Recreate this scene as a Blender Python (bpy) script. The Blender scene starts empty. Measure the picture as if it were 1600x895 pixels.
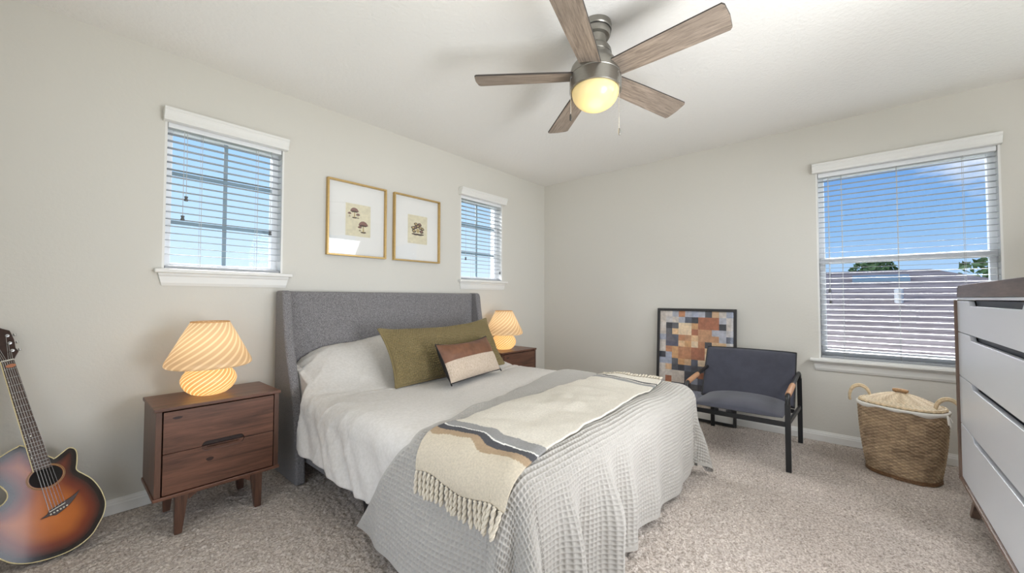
import bpy, bmesh, math, random
import numpy as np
from math import pi, sin, cos, radians as R
from mathutils import Vector, Matrix
random.seed(7); rng = np.random.default_rng(7)
S = bpy.context.scene; COL = S.collection

# ------------------------------------------------------------------ camera, light, exposure
CAM_POS = Vector((-4.347, -3.202, 1.220))
YAW, PIT, ROLL, FPX = R(48.96), R(1.67), R(0.07), 621.3
cam = bpy.data.cameras.new('camera'); cam_ob = bpy.data.objects.new('camera', cam); COL.objects.link(cam_ob)
fw = Vector((sin(YAW)*cos(PIT), cos(YAW)*cos(PIT), sin(PIT)))
rt = Vector((cos(YAW), -sin(YAW), 0)); up = rt.cross(fw)
rt2 = rt*cos(ROLL) + up*sin(ROLL); up2 = -rt*sin(ROLL) + up*cos(ROLL)
cam_ob.matrix_world = Matrix(((rt2.x, up2.x, -fw.x, CAM_POS.x), (rt2.y, up2.y, -fw.y, CAM_POS.y),
                              (rt2.z, up2.z, -fw.z, CAM_POS.z), (0, 0, 0, 1)))
cam.sensor_width = 36.0; cam.lens = 36.0*FPX/1600.0; cam.clip_start = 0.05; cam.clip_end = 300
S.camera = cam_ob
S.view_settings.view_transform = 'Standard'; S.view_settings.look = 'None'
S.view_settings.gamma = 1.0; S.view_settings.use_curve_mapping = False
S.view_settings.exposure = -0.02
S.cycles.use_denoising = True
S.cycles.max_bounces = 10; S.cycles.diffuse_bounces = 6; S.cycles.transparent_max_bounces = 16
S.cycles.caustics_reflective = False; S.cycles.caustics_refractive = False
S.cycles.sample_clamp_indirect = 6.0

def lin(r, g, b, a=1.0):
    f = lambda c: (c/255/12.92) if c/255 <= 0.04045 else ((c/255+0.055)/1.055)**2.4
    return (f(r), f(g), f(b), a)

def area(name, loc, rot, sx, sy, power, col):
    l = bpy.data.lights.new(name, 'AREA'); l.shape = 'RECTANGLE'; l.size = sx; l.size_y = sy
    l.energy = power; l.color = col
    o = bpy.data.objects.new(name, l); COL.objects.link(o); o.location = loc; o.rotation_euler = rot
    return o
# added fill lamps and the sidelight, all out of view, and skylight falling in through the windows
area('fill_light_main', (-2.90, -4.32, 0.95), (R(-90-40), 0, R(140)), 1.0, 1.5, 108, (0.95, 0.972, 1.0))  # main fill lamp, added out of view to brighten the room
area('daylight_sidelight', (-4.61, -4.32, 1.35), (R(-90), 0, R(180)), 0.27, 1.3, 5.5, (0.975, 0.985, 1.0))
area('fill_light_left', (-4.93, -2.1, 0.95), (0, R(-90-8), 0), 1.5, 1.8, 17, (0.975, 0.985, 1.0))  # weak fill lamp added at the unseen left wall
area('fill_light_high', (-1.35, -4.32, 2.0), (R(-90+38), 0, R(180)), 1.7, 0.8, 26, (0.93, 0.965, 1.0)).data.spread = R(135)  # added fill lamp, high above the dresser and out of view
lw_ = area('skylight_large_window', (5.0, -3.45, 5.1), (0, R(56), 0), 1.7, 3.4, 470, (0.96, 0.98, 1.0)); lw_.data.spread = R(70)
lb_ = area('skylight_bed_windows', (-2.4, 5.0, 5.3), (R(-56), 0, 0), 6.0, 1.7, 1700, (0.96, 0.98, 1.0)); lb_.data.spread = R(110)
sun = bpy.data.lights.new('sun', 'SUN'); sun.energy = 1.3; sun.angle = R(3); sun.color = (1.0, 0.96, 0.9)
sun_ob = bpy.data.objects.new('sun', sun); COL.objects.link(sun_ob); sun_ob.rotation_euler = (0, R(-14), 0)

world = bpy.data.worlds.new('sky'); S.world = world; world.use_nodes = True
wn = world.node_tree; wn.nodes.clear()
def N(nt, typ, **kw):
    n = nt.nodes.new(typ)
    for k, v in kw.items():
        if k.startswith('i_'): n.inputs[k[2:].replace('_', ' ')].default_value = v
        else: setattr(n, k, v)
    return n
def ramp(nt, stops, interp='LINEAR'):
    n = nt.nodes.new('ShaderNodeValToRGB'); e = n.color_ramp.elements; n.color_ramp.interpolation = interp
    e[0].position, e[0].color = stops[0]; e[1].position, e[1].color = stops[-1]
    for p, c in stops[1:-1]:
        k = e.new(p); k.color = c
    return n
tc = N(wn, 'ShaderNodeTexCoord'); sep = N(wn, 'ShaderNodeSeparateXYZ'); wn.links.new(tc.outputs['Generated'], sep.inputs[0])
rE = ramp(wn, [(0.0, lin(205, 222, 238)), (0.03, lin(172, 206, 240)), (0.13, lin(136, 182, 230)), (0.24, lin(104, 156, 218)), (1.0, lin(70, 118, 195))])
rN = ramp(wn, [(0.0, lin(226, 242, 252)), (0.06, lin(212, 237, 253)), (0.16, lin(192, 226, 253)), (0.30, lin(162, 207, 250)), (1.0, lin(110, 165, 235))])
for r_ in (rE, rN): wn.links.new(sep.outputs['Z'], r_.inputs[0])
mr = N(wn, 'ShaderNodeMapRange'); mr.inputs[1].default_value = 0.35; mr.inputs[2].default_value = 0.75
wn.links.new(sep.outputs['Y'], mr.inputs[0])
mx = N(wn, 'ShaderNodeMixRGB'); wn.links.new(mr.outputs[0], mx.inputs[0]); wn.links.new(rE.outputs[0], mx.inputs[1]); wn.links.new(rN.outputs[0], mx.inputs[2])
# one cumulus bank over the neighbour's house
mp = N(wn, 'ShaderNodeMapping'); mp.inputs['Scale'].default_value = (4, 4, 9); wn.links.new(tc.outputs['Generated'], mp.inputs[0])
nz = N(wn, 'ShaderNodeTexNoise', i_Scale=1.6, i_Detail=6.0, i_Roughness=0.6); wn.links.new(mp.outputs[0], nz.inputs[0])
vd = N(wn, 'ShaderNodeVectorMath', operation='DISTANCE'); vd.inputs[1].default_value = (0.955, -0.165, 0.255)
wn.links.new(tc.outputs['Generated'], vd.inputs[0])
md = N(wn, 'ShaderNodeMapRange'); md.inputs[1].default_value = 0.0; md.inputs[2].default_value = 0.13; md.inputs[3].default_value = 0.62; md.inputs[4].default_value = -0.1
wn.links.new(vd.outputs['Value'], md.inputs[0])
ad = N(wn, 'ShaderNodeMath', operation='ADD'); wn.links.new(nz.outputs[0], ad.inputs[0]); wn.links.new(md.outputs[0], ad.inputs[1])
rc = ramp(wn, [(0.66, (0, 0, 0, 1)), (0.95, (1, 1, 1, 1))]); wn.links.new(ad.outputs[0], rc.inputs[0])
mc = N(wn, 'ShaderNodeMixRGB'); mc.inputs[2].default_value = lin(232, 238, 245)
wn.links.new(rc.outputs[0], mc.inputs[0]); wn.links.new(mx.outputs[0], mc.inputs[1])
bgn = N(wn, 'ShaderNodeBackground'); bgn.inputs[1].default_value = 1.17; wn.links.new(mc.outputs[0], bgn.inputs[0])
wo = N(wn, 'ShaderNodeOutputWorld'); wn.links.new(bgn.outputs[0], wo.inputs[0])

# ------------------------------------------------------------------ materials
def mat(name, col, rough=0.6, metal=0.0, spec=0.5, noise=None, bump=None, sheen=0.0, coat=0.0):
    """noise=(scale, amount, detail, stretch) colour mottling; bump=(scale, strength, distance, stretch)"""
    m = bpy.data.materials.new(name); m.use_nodes = True; nt = m.node_tree; b = nt.nodes['Principled BSDF']
    b.inputs['Base Color'].default_value = col; b.inputs['Roughness'].default_value = rough
    b.inputs['Metallic'].default_value = metal; b.inputs['Specular IOR Level'].default_value = spec
    b.inputs['Sheen Weight'].default_value = sheen; b.inputs['Coat Weight'].default_value = coat
    t = None
    if noise or bump: t = N(nt, 'ShaderNodeTexCoord')
    if noise:
        sc, am, de, st = noise
        mp = N(nt, 'ShaderNodeMapping'); mp.inputs['Scale'].default_value = st; nt.links.new(t.outputs['Object'], mp.inputs[0])
        n = N(nt, 'ShaderNodeTexNoise', i_Scale=sc, i_Detail=de, i_Roughness=0.65); nt.links.new(mp.outputs[0], n.inputs[0])
        lo = tuple(c*(1-am) for c in col[:3])+(1,); hi = tuple(min(1, c*(1+am)) for c in col[:3])+(1,)
        r = ramp(nt, [(0.3, lo), (0.7, hi)]); nt.links.new(n.outputs[0], r.inputs[0]); nt.links.new(r.outputs[0], b.inputs['Base Color'])
    if bump:
        sc, sg, di, st = bump
        mp = N(nt, 'ShaderNodeMapping'); mp.inputs['Scale'].default_value = st; nt.links.new(t.outputs['Object'], mp.inputs[0])
        n = N(nt, 'ShaderNodeTexNoise', i_Scale=sc, i_Detail=4.0, i_Roughness=0.6); nt.links.new(mp.outputs[0], n.inputs[0])
        bp = N(nt, 'ShaderNodeBump'); bp.inputs['Strength'].default_value = sg; bp.inputs['Distance'].default_value = di
        nt.links.new(n.outputs[0], bp.inputs['Height']); nt.links.new(bp.outputs[0], b.inputs['Normal'])
    return m

def wood(name, dark, light, axis='X', rough=0.45, scale=1.0, knots=False, spec=0.5):
    m = bpy.data.materials.new(name); m.use_nodes = True; nt = m.node_tree; b = nt.nodes['Principled BSDF']
    t = N(nt, 'ShaderNodeTexCoord'); mp = N(nt, 'ShaderNodeMapping')
    st = {'X': (1.2, 14, 14), 'Y': (14, 1.2, 14), 'Z': (14, 14, 1.2)}[axis]
    mp.inputs['Scale'].default_value = tuple(s*scale for s in st); nt.links.new(t.outputs['Object'], mp.inputs[0])
    n = N(nt, 'ShaderNodeTexNoise', i_Scale=2.2, i_Detail=6.0, i_Roughness=0.62, i_Distortion=0.8); nt.links.new(mp.outputs[0], n.inputs[0])
    w = N(nt, 'ShaderNodeTexNoise', i_Scale=11.0, i_Detail=3.0, i_Roughness=0.7); nt.links.new(mp.outputs[0], w.inputs[0])
    a = N(nt, 'ShaderNodeMath', operation='MULTIPLY_ADD'); a.inputs[1].default_value = 0.35; nt.links.new(w.outputs[0], a.inputs[0]); nt.links.new(n.outputs[0], a.inputs[2])
    r = ramp(nt, [(0.42, dark), (0.62, tuple((x+y)/2 for x, y in zip(dark, light))), (0.85, light)]); nt.links.new(a.outputs[0], r.inputs[0])
    nt.links.new(r.outputs[0], b.inputs['Base Color']); b.inputs['Roughness'].default_value = rough; b.inputs['Specular IOR Level'].default_value = spec
    bp = N(nt, 'ShaderNodeBump'); bp.inputs['Strength'].default_value = 0.15; bp.inputs['Distance'].default_value = 0.001
    nt.links.new(a.outputs[0], bp.inputs['Height']); nt.links.new(bp.outputs[0], b.inputs['Normal'])
    return m

def fabric(name, c0, c1, scale=450, rough=0.95, bump=0.4, sheen=0.2, stretch=(1, 1, 1)):
    m = bpy.data.materials.new(name); m.use_nodes = True; nt = m.node_tree; b = nt.nodes['Principled BSDF']
    t = N(nt, 'ShaderNodeTexCoord'); mp = N(nt, 'ShaderNodeMapping'); mp.inputs['Scale'].default_value = stretch; nt.links.new(t.outputs['Object'], mp.inputs[0])
    n = N(nt, 'ShaderNodeTexNoise', i_Scale=scale, i_Detail=2.0, i_Roughness=0.6); nt.links.new(mp.outputs[0], n.inputs[0])
    r = ramp(nt, [(0.35, c0), (0.65, c1)]); nt.links.new(n.outputs[0], r.inputs[0]); nt.links.new(r.outputs[0], b.inputs['Base Color'])
    b.inputs['Roughness'].default_value = rough; b.inputs['Specular IOR Level'].default_value = 0.2; b.inputs['Sheen Weight'].default_value = sheen
    bp = N(nt, 'ShaderNodeBump'); bp.inputs['Strength'].default_value = bump; bp.inputs['Distance'].default_value = 0.002
    nt.links.new(n.outputs[0], bp.inputs['Height']); nt.links.new(bp.outputs[0], b.inputs['Normal'])
    return m

def glass_mat(name, refl=0.06, tint=(1, 1, 1, 1)):
    m = bpy.data.materials.new(name); m.use_nodes = True; nt = m.node_tree; nt.nodes.clear()
    tr = N(nt, 'ShaderNodeBsdfTransparent'); tr.inputs[0].default_value = tint
    gl = N(nt, 'ShaderNodeBsdfGlossy'); gl.inputs['Roughness'].default_value = 0.02
    ly = N(nt, 'ShaderNodeLayerWeight'); ly.inputs[0].default_value = 0.5
    pw = N(nt, 'ShaderNodeMath', operation='POWER'); pw.inputs[1].default_value = 5.0; nt.links.new(ly.outputs['Facing'], pw.inputs[0])
    lw = N(nt, 'ShaderNodeMath', operation='MULTIPLY_ADD'); lw.inputs[1].default_value = 0.6; lw.inputs[2].default_value = refl; nt.links.new(pw.outputs[0], lw.inputs[0])
    mx = N(nt, 'ShaderNodeMixShader'); nt.links.new(lw.outputs[0], mx.inputs[0]); nt.links.new(tr.outputs[0], mx.inputs[1]); nt.links.new(gl.outputs[0], mx.inputs[2])
    o = N(nt, 'ShaderNodeOutputMaterial'); nt.links.new(mx.outputs[0], o.inputs[0]); return m

def attr_mat(name, rough=0.5, attr='Col', spec=0.5, coat=0.0, noise=None):
    m = bpy.data.materials.new(name); m.use_nodes = True; nt = m.node_tree; b = nt.nodes['Principled BSDF']
    a = N(nt, 'ShaderNodeVertexColor'); a.layer_name = attr
    b.inputs['Roughness'].default_value = rough; b.inputs['Specular IOR Level'].default_value = spec; b.inputs['Coat Weight'].default_value = coat
    b.inputs['Coat Roughness'].default_value = 0.04
    if noise:
        t = N(nt, 'ShaderNodeTexCoord'); n = N(nt, 'ShaderNodeTexNoise', i_Scale=noise[0], i_Detail=4.0, i_Roughness=0.65); nt.links.new(t.outputs['Object'], n.inputs[0])
        mr = N(nt, 'ShaderNodeMapRange'); mr.inputs[1].default_value = 0.3; mr.inputs[2].default_value = 0.7; mr.inputs[3].default_value = 1-noise[1]; mr.inputs[4].default_value = 1+noise[1]
        nt.links.new(n.outputs[0], mr.inputs[0])
        mu = N(nt, 'ShaderNodeVectorMath', operation='SCALE'); nt.links.new(a.outputs[0], mu.inputs[0]); nt.links.new(mr.outputs[0], mu.inputs['Scale'])
        nt.links.new(mu.outputs[0], b.inputs['Base Color'])
        if len(noise) > 2:
            bp = N(nt, 'ShaderNodeBump'); bp.inputs['Strength'].default_value = noise[2]; bp.inputs['Distance'].default_value = 0.003
            nt.links.new(n.outputs[0], bp.inputs['Height']); nt.links.new(bp.outputs[0], b.inputs['Normal'])
    else: nt.links.new(a.outputs[0], b.inputs['Base Color'])
    return m

M = {}
M['wall'] = mat('wall_paint', lin(211, 208, 200), 0.9, spec=0.2, bump=(55, 0.25, 0.004, (1, 1, 1)))
M['ceil'] = mat('ceiling_texture', lin(236, 234, 230), 0.95, spec=0.1, bump=(38, 0.55, 0.008, (1, 1, 1)))
M['trim'] = mat('white_trim_paint', lin(226, 225, 221), 0.45)
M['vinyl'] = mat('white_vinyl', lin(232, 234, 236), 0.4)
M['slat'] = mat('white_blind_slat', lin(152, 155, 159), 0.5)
M['grille'] = mat('backlit_grille_grey', lin(120, 140, 150), 0.5)  # grey carries the bars' backlit shade; the roof vent shares it
M['cord'] = mat('pale_cord', lin(190, 190, 188), 0.8)
M['tassel'] = mat('dark_cord_tassel', lin(92, 92, 92), 0.5)
M['glass'] = glass_mat('window_glass', 0.012)
M['pglass'] = glass_mat('picture_glass', 0.04)
M['gold'] = mat('brushed_gold', lin(200, 168, 110), 0.38, metal=0.75, noise=(60, 0.12, 3, (1, 1, 1)))
M['mat'] = mat('white_mount_board', lin(238, 237, 233), 0.9)
M['paper'] = mat('aged_cream_paper', lin(226, 218, 190), 0.95, noise=(35, 0.10, 4, (1, 1, 1)))
M['ink'] = mat('dark_brown_ink', lin(80, 66, 60), 0.95, noise=(160, 0.5, 3, (1, 1, 1)))
M['ink2'] = mat('mauve_ink', lin(140, 108, 100), 0.95, noise=(220, 0.4, 3, (1, 1, 1)))
M['ink3'] = mat('pale_ink', lin(186, 166, 120), 0.95, noise=(220, 0.3, 3, (1, 1, 1)))
M['headboard'] = fabric('grey_upholstery', lin(92, 90, 91), lin(148, 145, 146), 230, bump=0.35)
M['duvet'] = fabric('white_cotton', lin(208, 204, 198), lin(217, 213, 208), 60, bump=0.05, sheen=0.1)
M['waffle'] = mat('grey_waffle_cotton', lin(176, 172, 166), 0.95, spec=0.15, noise=(300, 0.06, 2, (1, 1, 1)), sheen=0.1)
M['olive'] = mat('olive_waffle_cotton', lin(128, 114, 80), 0.95, spec=0.15, noise=(240, 0.15, 2, (1, 1, 1)), sheen=0.15)
M['leather'] = mat('brown_leather', lin(112, 74, 52), 0.5, noise=(14, 0.28, 5, (1, 1, 1)), bump=(120, 0.3, 0.002, (1, 1, 1)))
M['linen'] = fabric('oatmeal_linen', lin(170, 152, 134), lin(206, 190, 172), 130, bump=0.5, stretch=(3, 0.6, 0.6))
M['blackf'] = mat('black_fabric', lin(34, 32, 32), 0.8)
M['walnut'] = wood('walnut_stain', lin(60, 39, 30), lin(112, 75, 58), 'X', 0.35, scale=1.0)
M['walnutZ'] = wood('walnut_stain_upright', lin(58, 39, 31), lin(104, 73, 58), 'Z', 0.35)
M['walnut_shade'] = mat('walnut_recess_shade', lin(40, 24, 19), 0.6)  # walnut darkened to paint the shade in the pull recess and gaps
M['knot'] = mat('dark_wood_knot', lin(44, 24, 18), 0.4)
M['nickel'] = mat('brushed_nickel', lin(150, 147, 140), 0.36, metal=0.9, noise=(40, 0.05, 2, (1, 1, 8)))
M['darkmetal'] = mat('dark_metal_band', lin(84, 82, 80), 0.4, metal=0.8)
M['blade'] = wood('weathered_grey_wood', lin(94, 83, 74), lin(162, 147, 133), 'X', 0.6, scale=2.2)
M['blade_edge'] = mat('dark_blade_edge', lin(60, 54, 50), 0.7)
M['black_metal'] = mat('black_powder_coat', lin(26, 26, 28), 0.45)
M['velvet'] = mat('charcoal_velvet', lin(66, 67, 77), 0.9, spec=0.25, noise=(9, 0.13, 5, (1, 1, 1)), sheen=0.2)
M['tan'] = mat('tan_leather_wrap', lin(178, 134, 100), 0.5, noise=(60, 0.15, 3, (1, 1, 1)))
M['frame_black'] = mat('black_picture_frame', lin(40, 38, 38), 0.45)
M['white_lacquer'] = mat('white_lacquer', lin(222, 225, 231), 0.32)
M['slot'] = mat('navy_slot_shade', lin(34, 38, 50), 0.5)  # dark tone painted for the shade inside the drawer slots
M['dwalnut'] = wood('taupe_walnut', lin(84, 66, 56), lin(132, 110, 96), 'Z', 0.45)
M['dwalnutX'] = wood('taupe_walnut_along', lin(74, 56, 48), lin(116, 94, 82), 'X', 0.45)
M['wicker_pale'] = mat('pale_rattan', lin(204, 182, 148), 0.6, noise=(70, 0.2, 3, (1, 1, 1)))
M['liner'] = mat('white_cotton_liner', lin(224, 220, 212), 0.95)
M['spruce_dark'] = mat('dark_rosewood', lin(56, 36, 30), 0.4, noise=(40, 0.3, 3, (1, 1, 1)))
M['fret'] = mat('fretboard_rosewood', lin(74, 54, 46), 0.45, noise=(60, 0.25, 3, (1, 1, 1)))
M['chrome'] = mat('chrome_metal', lin(200, 200, 200), 0.25, metal=0.9)
M['binding'] = mat('cream_binding', lin(226, 210, 160), 0.35)
M['bone'] = mat('bone_white', lin(232, 228, 214), 0.4)
M['maple'] = mat('dark_guitar_side', lin(66, 36, 24), 0.3, coat=0.5)
M['hole'] = mat('soundhole_shade', lin(22, 16, 14), 0.9)  # dark tone painted for the shade inside the guitar body
M['pick'] = mat('orange_brown_pick', lin(176, 112, 78), 0.4)
M['gball'] = mat('bed_under_black', lin(22, 22, 24), 0.8)
M['house_wall'] = mat('stucco', lin(206, 198, 184), 0.9)
M['leaf'] = mat('green_leaf', lin(104, 128, 70), 0.7, noise=(2, 0.4, 3, (1, 1, 1)))
M['bark'] = mat('tree_bark', lin(96, 82, 68), 0.9)
M['lawn'] = mat('lawn_green', lin(110, 128, 84), 0.95, noise=(0.5, 0.2, 3, (1, 1, 1)))
M['vent'] = mat('pale_pipe', lin(206, 206, 206), 0.6)

def carpet_mat():
    m = bpy.data.materials.new('beige_carpet'); m.use_nodes = True; nt = m.node_tree; b = nt.nodes['Principled BSDF']
    t = N(nt, 'ShaderNodeTexCoord')
    n = N(nt, 'ShaderNodeTexNoise', i_Scale=95.0, i_Detail=3.0, i_Roughness=0.7); nt.links.new(t.outputs['Object'], n.inputs[0])
    n2 = N(nt, 'ShaderNodeTexNoise', i_Scale=5.0, i_Detail=3.0, i_Roughness=0.6); nt.links.new(t.outputs['Object'], n2.inputs[0])
    r = ramp(nt, [(0.30, lin(130, 118, 109)), (0.5, lin(190, 178, 168)), (0.70, lin(228, 219, 211))]); nt.links.new(n.outputs[0], r.inputs[0])
    mr = N(nt, 'ShaderNodeMapRange'); mr.inputs[1].default_value = 0.3; mr.inputs[2].default_value = 0.7; mr.inputs[3].default_value = 0.92; mr.inputs[4].default_value = 1.06
    nt.links.new(n2.outputs[0], mr.inputs[0])
    mu = N(nt, 'ShaderNodeVectorMath', operation='SCALE'); nt.links.new(r.outputs[0], mu.inputs[0]); nt.links.new(mr.outputs[0], mu.inputs['Scale'])
    nt.links.new(mu.outputs[0], b.inputs['Base Color']); b.inputs['Roughness'].default_value = 1.0; b.inputs['Specular IOR Level'].default_value = 0.05; b.inputs['Sheen Weight'].default_value = 0.15
    bp = N(nt, 'ShaderNodeBump'); bp.inputs['Strength'].default_value = 0.8; bp.inputs['Distance'].default_value = 0.006
    nt.links.new(n.outputs[0], bp.inputs['Height']); nt.links.new(bp.outputs[0], b.inputs['Normal'])
    return m
M['carpet'] = carpet_mat()

def roof_mat():
    m = bpy.data.materials.new('brown_shingles'); m.use_nodes = True; nt = m.node_tree; b = nt.nodes['Principled BSDF']
    t = N(nt, 'ShaderNodeTexCoord'); mp = N(nt, 'ShaderNodeMapping'); mp.inputs['Scale'].default_value = (5, 1.2, 5); nt.links.new(t.outputs['Object'], mp.inputs[0])
    n = N(nt, 'ShaderNodeTexNoise', i_Scale=3.0, i_Detail=5.0, i_Roughness=0.7); nt.links.new(mp.outputs[0], n.inputs[0])
    w = N(nt, 'ShaderNodeTexWave', i_Scale=1.1, i_Distortion=1.0, i_Detail=2.0); w.bands_direction = 'X'; nt.links.new(t.outputs['Object'], w.inputs[0])
    a = N(nt, 'ShaderNodeMath', operation='MULTIPLY_ADD'); a.inputs[1].default_value = 0.25; nt.links.new(w.outputs[1], a.inputs[0]); nt.links.new(n.outputs[0], a.inputs[2])
    r = ramp(nt, [(0.35, lin(106, 94, 90)), (0.8, lin(158, 145, 139))]); nt.links.new(a.outputs[0], r.inputs[0]); nt.links.new(r.outputs[0], b.inputs['Base Color'])
    b.inputs['Roughness'].default_value = 0.95; return m
M['roof'] = roof_mat()

def swirl_glass(name, e0, e1, turns, count, strength, H, t0=lin(226, 212, 194)):
    """glowing swirl-striped glass: spiral stripes around the lamp's own axis"""
    m = bpy.data.materials.new(name); m.use_nodes = True; nt = m.node_tree; b = nt.nodes['Principled BSDF']
    a = N(nt, 'ShaderNodeUVMap'); a.uv_map = 'UVMap'; s = N(nt, 'ShaderNodeSeparateXYZ'); nt.links.new(a.outputs[0], s.inputs[0])
    m1 = N(nt, 'ShaderNodeMath', operation='MULTIPLY'); m1.inputs[1].default_value = count*2*pi; nt.links.new(s.outputs['X'], m1.inputs[0])
    m2 = N(nt, 'ShaderNodeMath', operation='MULTIPLY_ADD'); m2.inputs[1].default_value = turns*2*pi; nt.links.new(s.outputs['Y'], m2.inputs[0]); nt.links.new(m1.outputs[0], m2.inputs[2])
    sn = N(nt, 'ShaderNodeMath', operation='SINE'); nt.links.new(m2.outputs[0], sn.inputs[0])
    mr = N(nt, 'ShaderNodeMapRange'); mr.inputs[1].default_value = 0.15; mr.inputs[2].default_value = 0.95; nt.links.new(sn.outputs[0], mr.inputs[0])
    mx = N(nt, 'ShaderNodeMixRGB'); mx.inputs[1].default_value = e0; mx.inputs[2].default_value = e1; nt.links.new(mr.outputs[0], mx.inputs[0])
    b.inputs['Base Color'].default_value = lin(190, 172, 144); b.inputs['Roughness'].default_value = 0.15
    nt.links.new(mx.outputs[0], b.inputs['Emission Color']); b.inputs['Emission Strength'].default_value = strength
    if H:   # lets the bulb shine through the glass
        tl = N(nt, 'ShaderNodeBsdfTranslucent'); ms = N(nt, 'ShaderNodeMixShader'); ms.inputs[0].default_value = H
        m3 = N(nt, 'ShaderNodeMixRGB'); m3.inputs[1].default_value = t0; m3.inputs[2].default_value = lin(255, 249, 238); nt.links.new(mr.outputs[0], m3.inputs[0]); nt.links.new(m3.outputs[0], tl.inputs[0])
        nt.links.new(b.outputs[0], ms.inputs[1]); nt.links.new(tl.outputs[0], ms.inputs[2]); nt.links.new(ms.outputs[0], nt.nodes['Material Output'].inputs[0])
    return m
M['lamp_base'] = swirl_glass('glowing_swirl_base', lin(206, 146, 56), lin(255, 232, 160), -11.0, 24, 0.46, 0.5, lin(206, 166, 108))
M['lamp_shade'] = swirl_glass('glowing_swirl_shade', lin(150, 118, 78), lin(246, 206, 140), -8.0, 22, 0.13, 0.5, lin(214, 196, 174))
def globe_mat():
    m = bpy.data.materials.new('glowing_globe'); m.use_nodes = True; nt = m.node_tree; b = nt.nodes['Principled BSDF']
    b.inputs['Base Color'].default_value = lin(214, 190, 140); b.inputs['Roughness'].default_value = 0.25
    lw = N(nt, 'ShaderNodeLayerWeight'); lw.inputs[0].default_value = 0.35
    r = ramp(nt, [(0.0, lin(255, 234, 170)), (0.75, lin(250, 214, 132)), (1.0, lin(226, 180, 96))]); nt.links.new(lw.outputs['Facing'], r.inputs[0])
    nt.links.new(r.outputs[0], b.inputs['Emission Color']); b.inputs['Emission Strength'].default_value = 0.36
    return m
M['globe'] = globe_mat()

# ------------------------------------------------------------------ helpers
def props(o, label=None, cat=None, group=None, kind=None):
    for k, v in (('label', label), ('category', cat), ('group', group), ('kind', kind)):
        if v: o[k] = v
    return o
def thing(name, loc, label, cat, group=None):
    o = bpy.data.objects.new(name, None); COL.objects.link(o); o.location = loc; o.empty_display_size = 0.1
    return props(o, label, cat, group)

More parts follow.
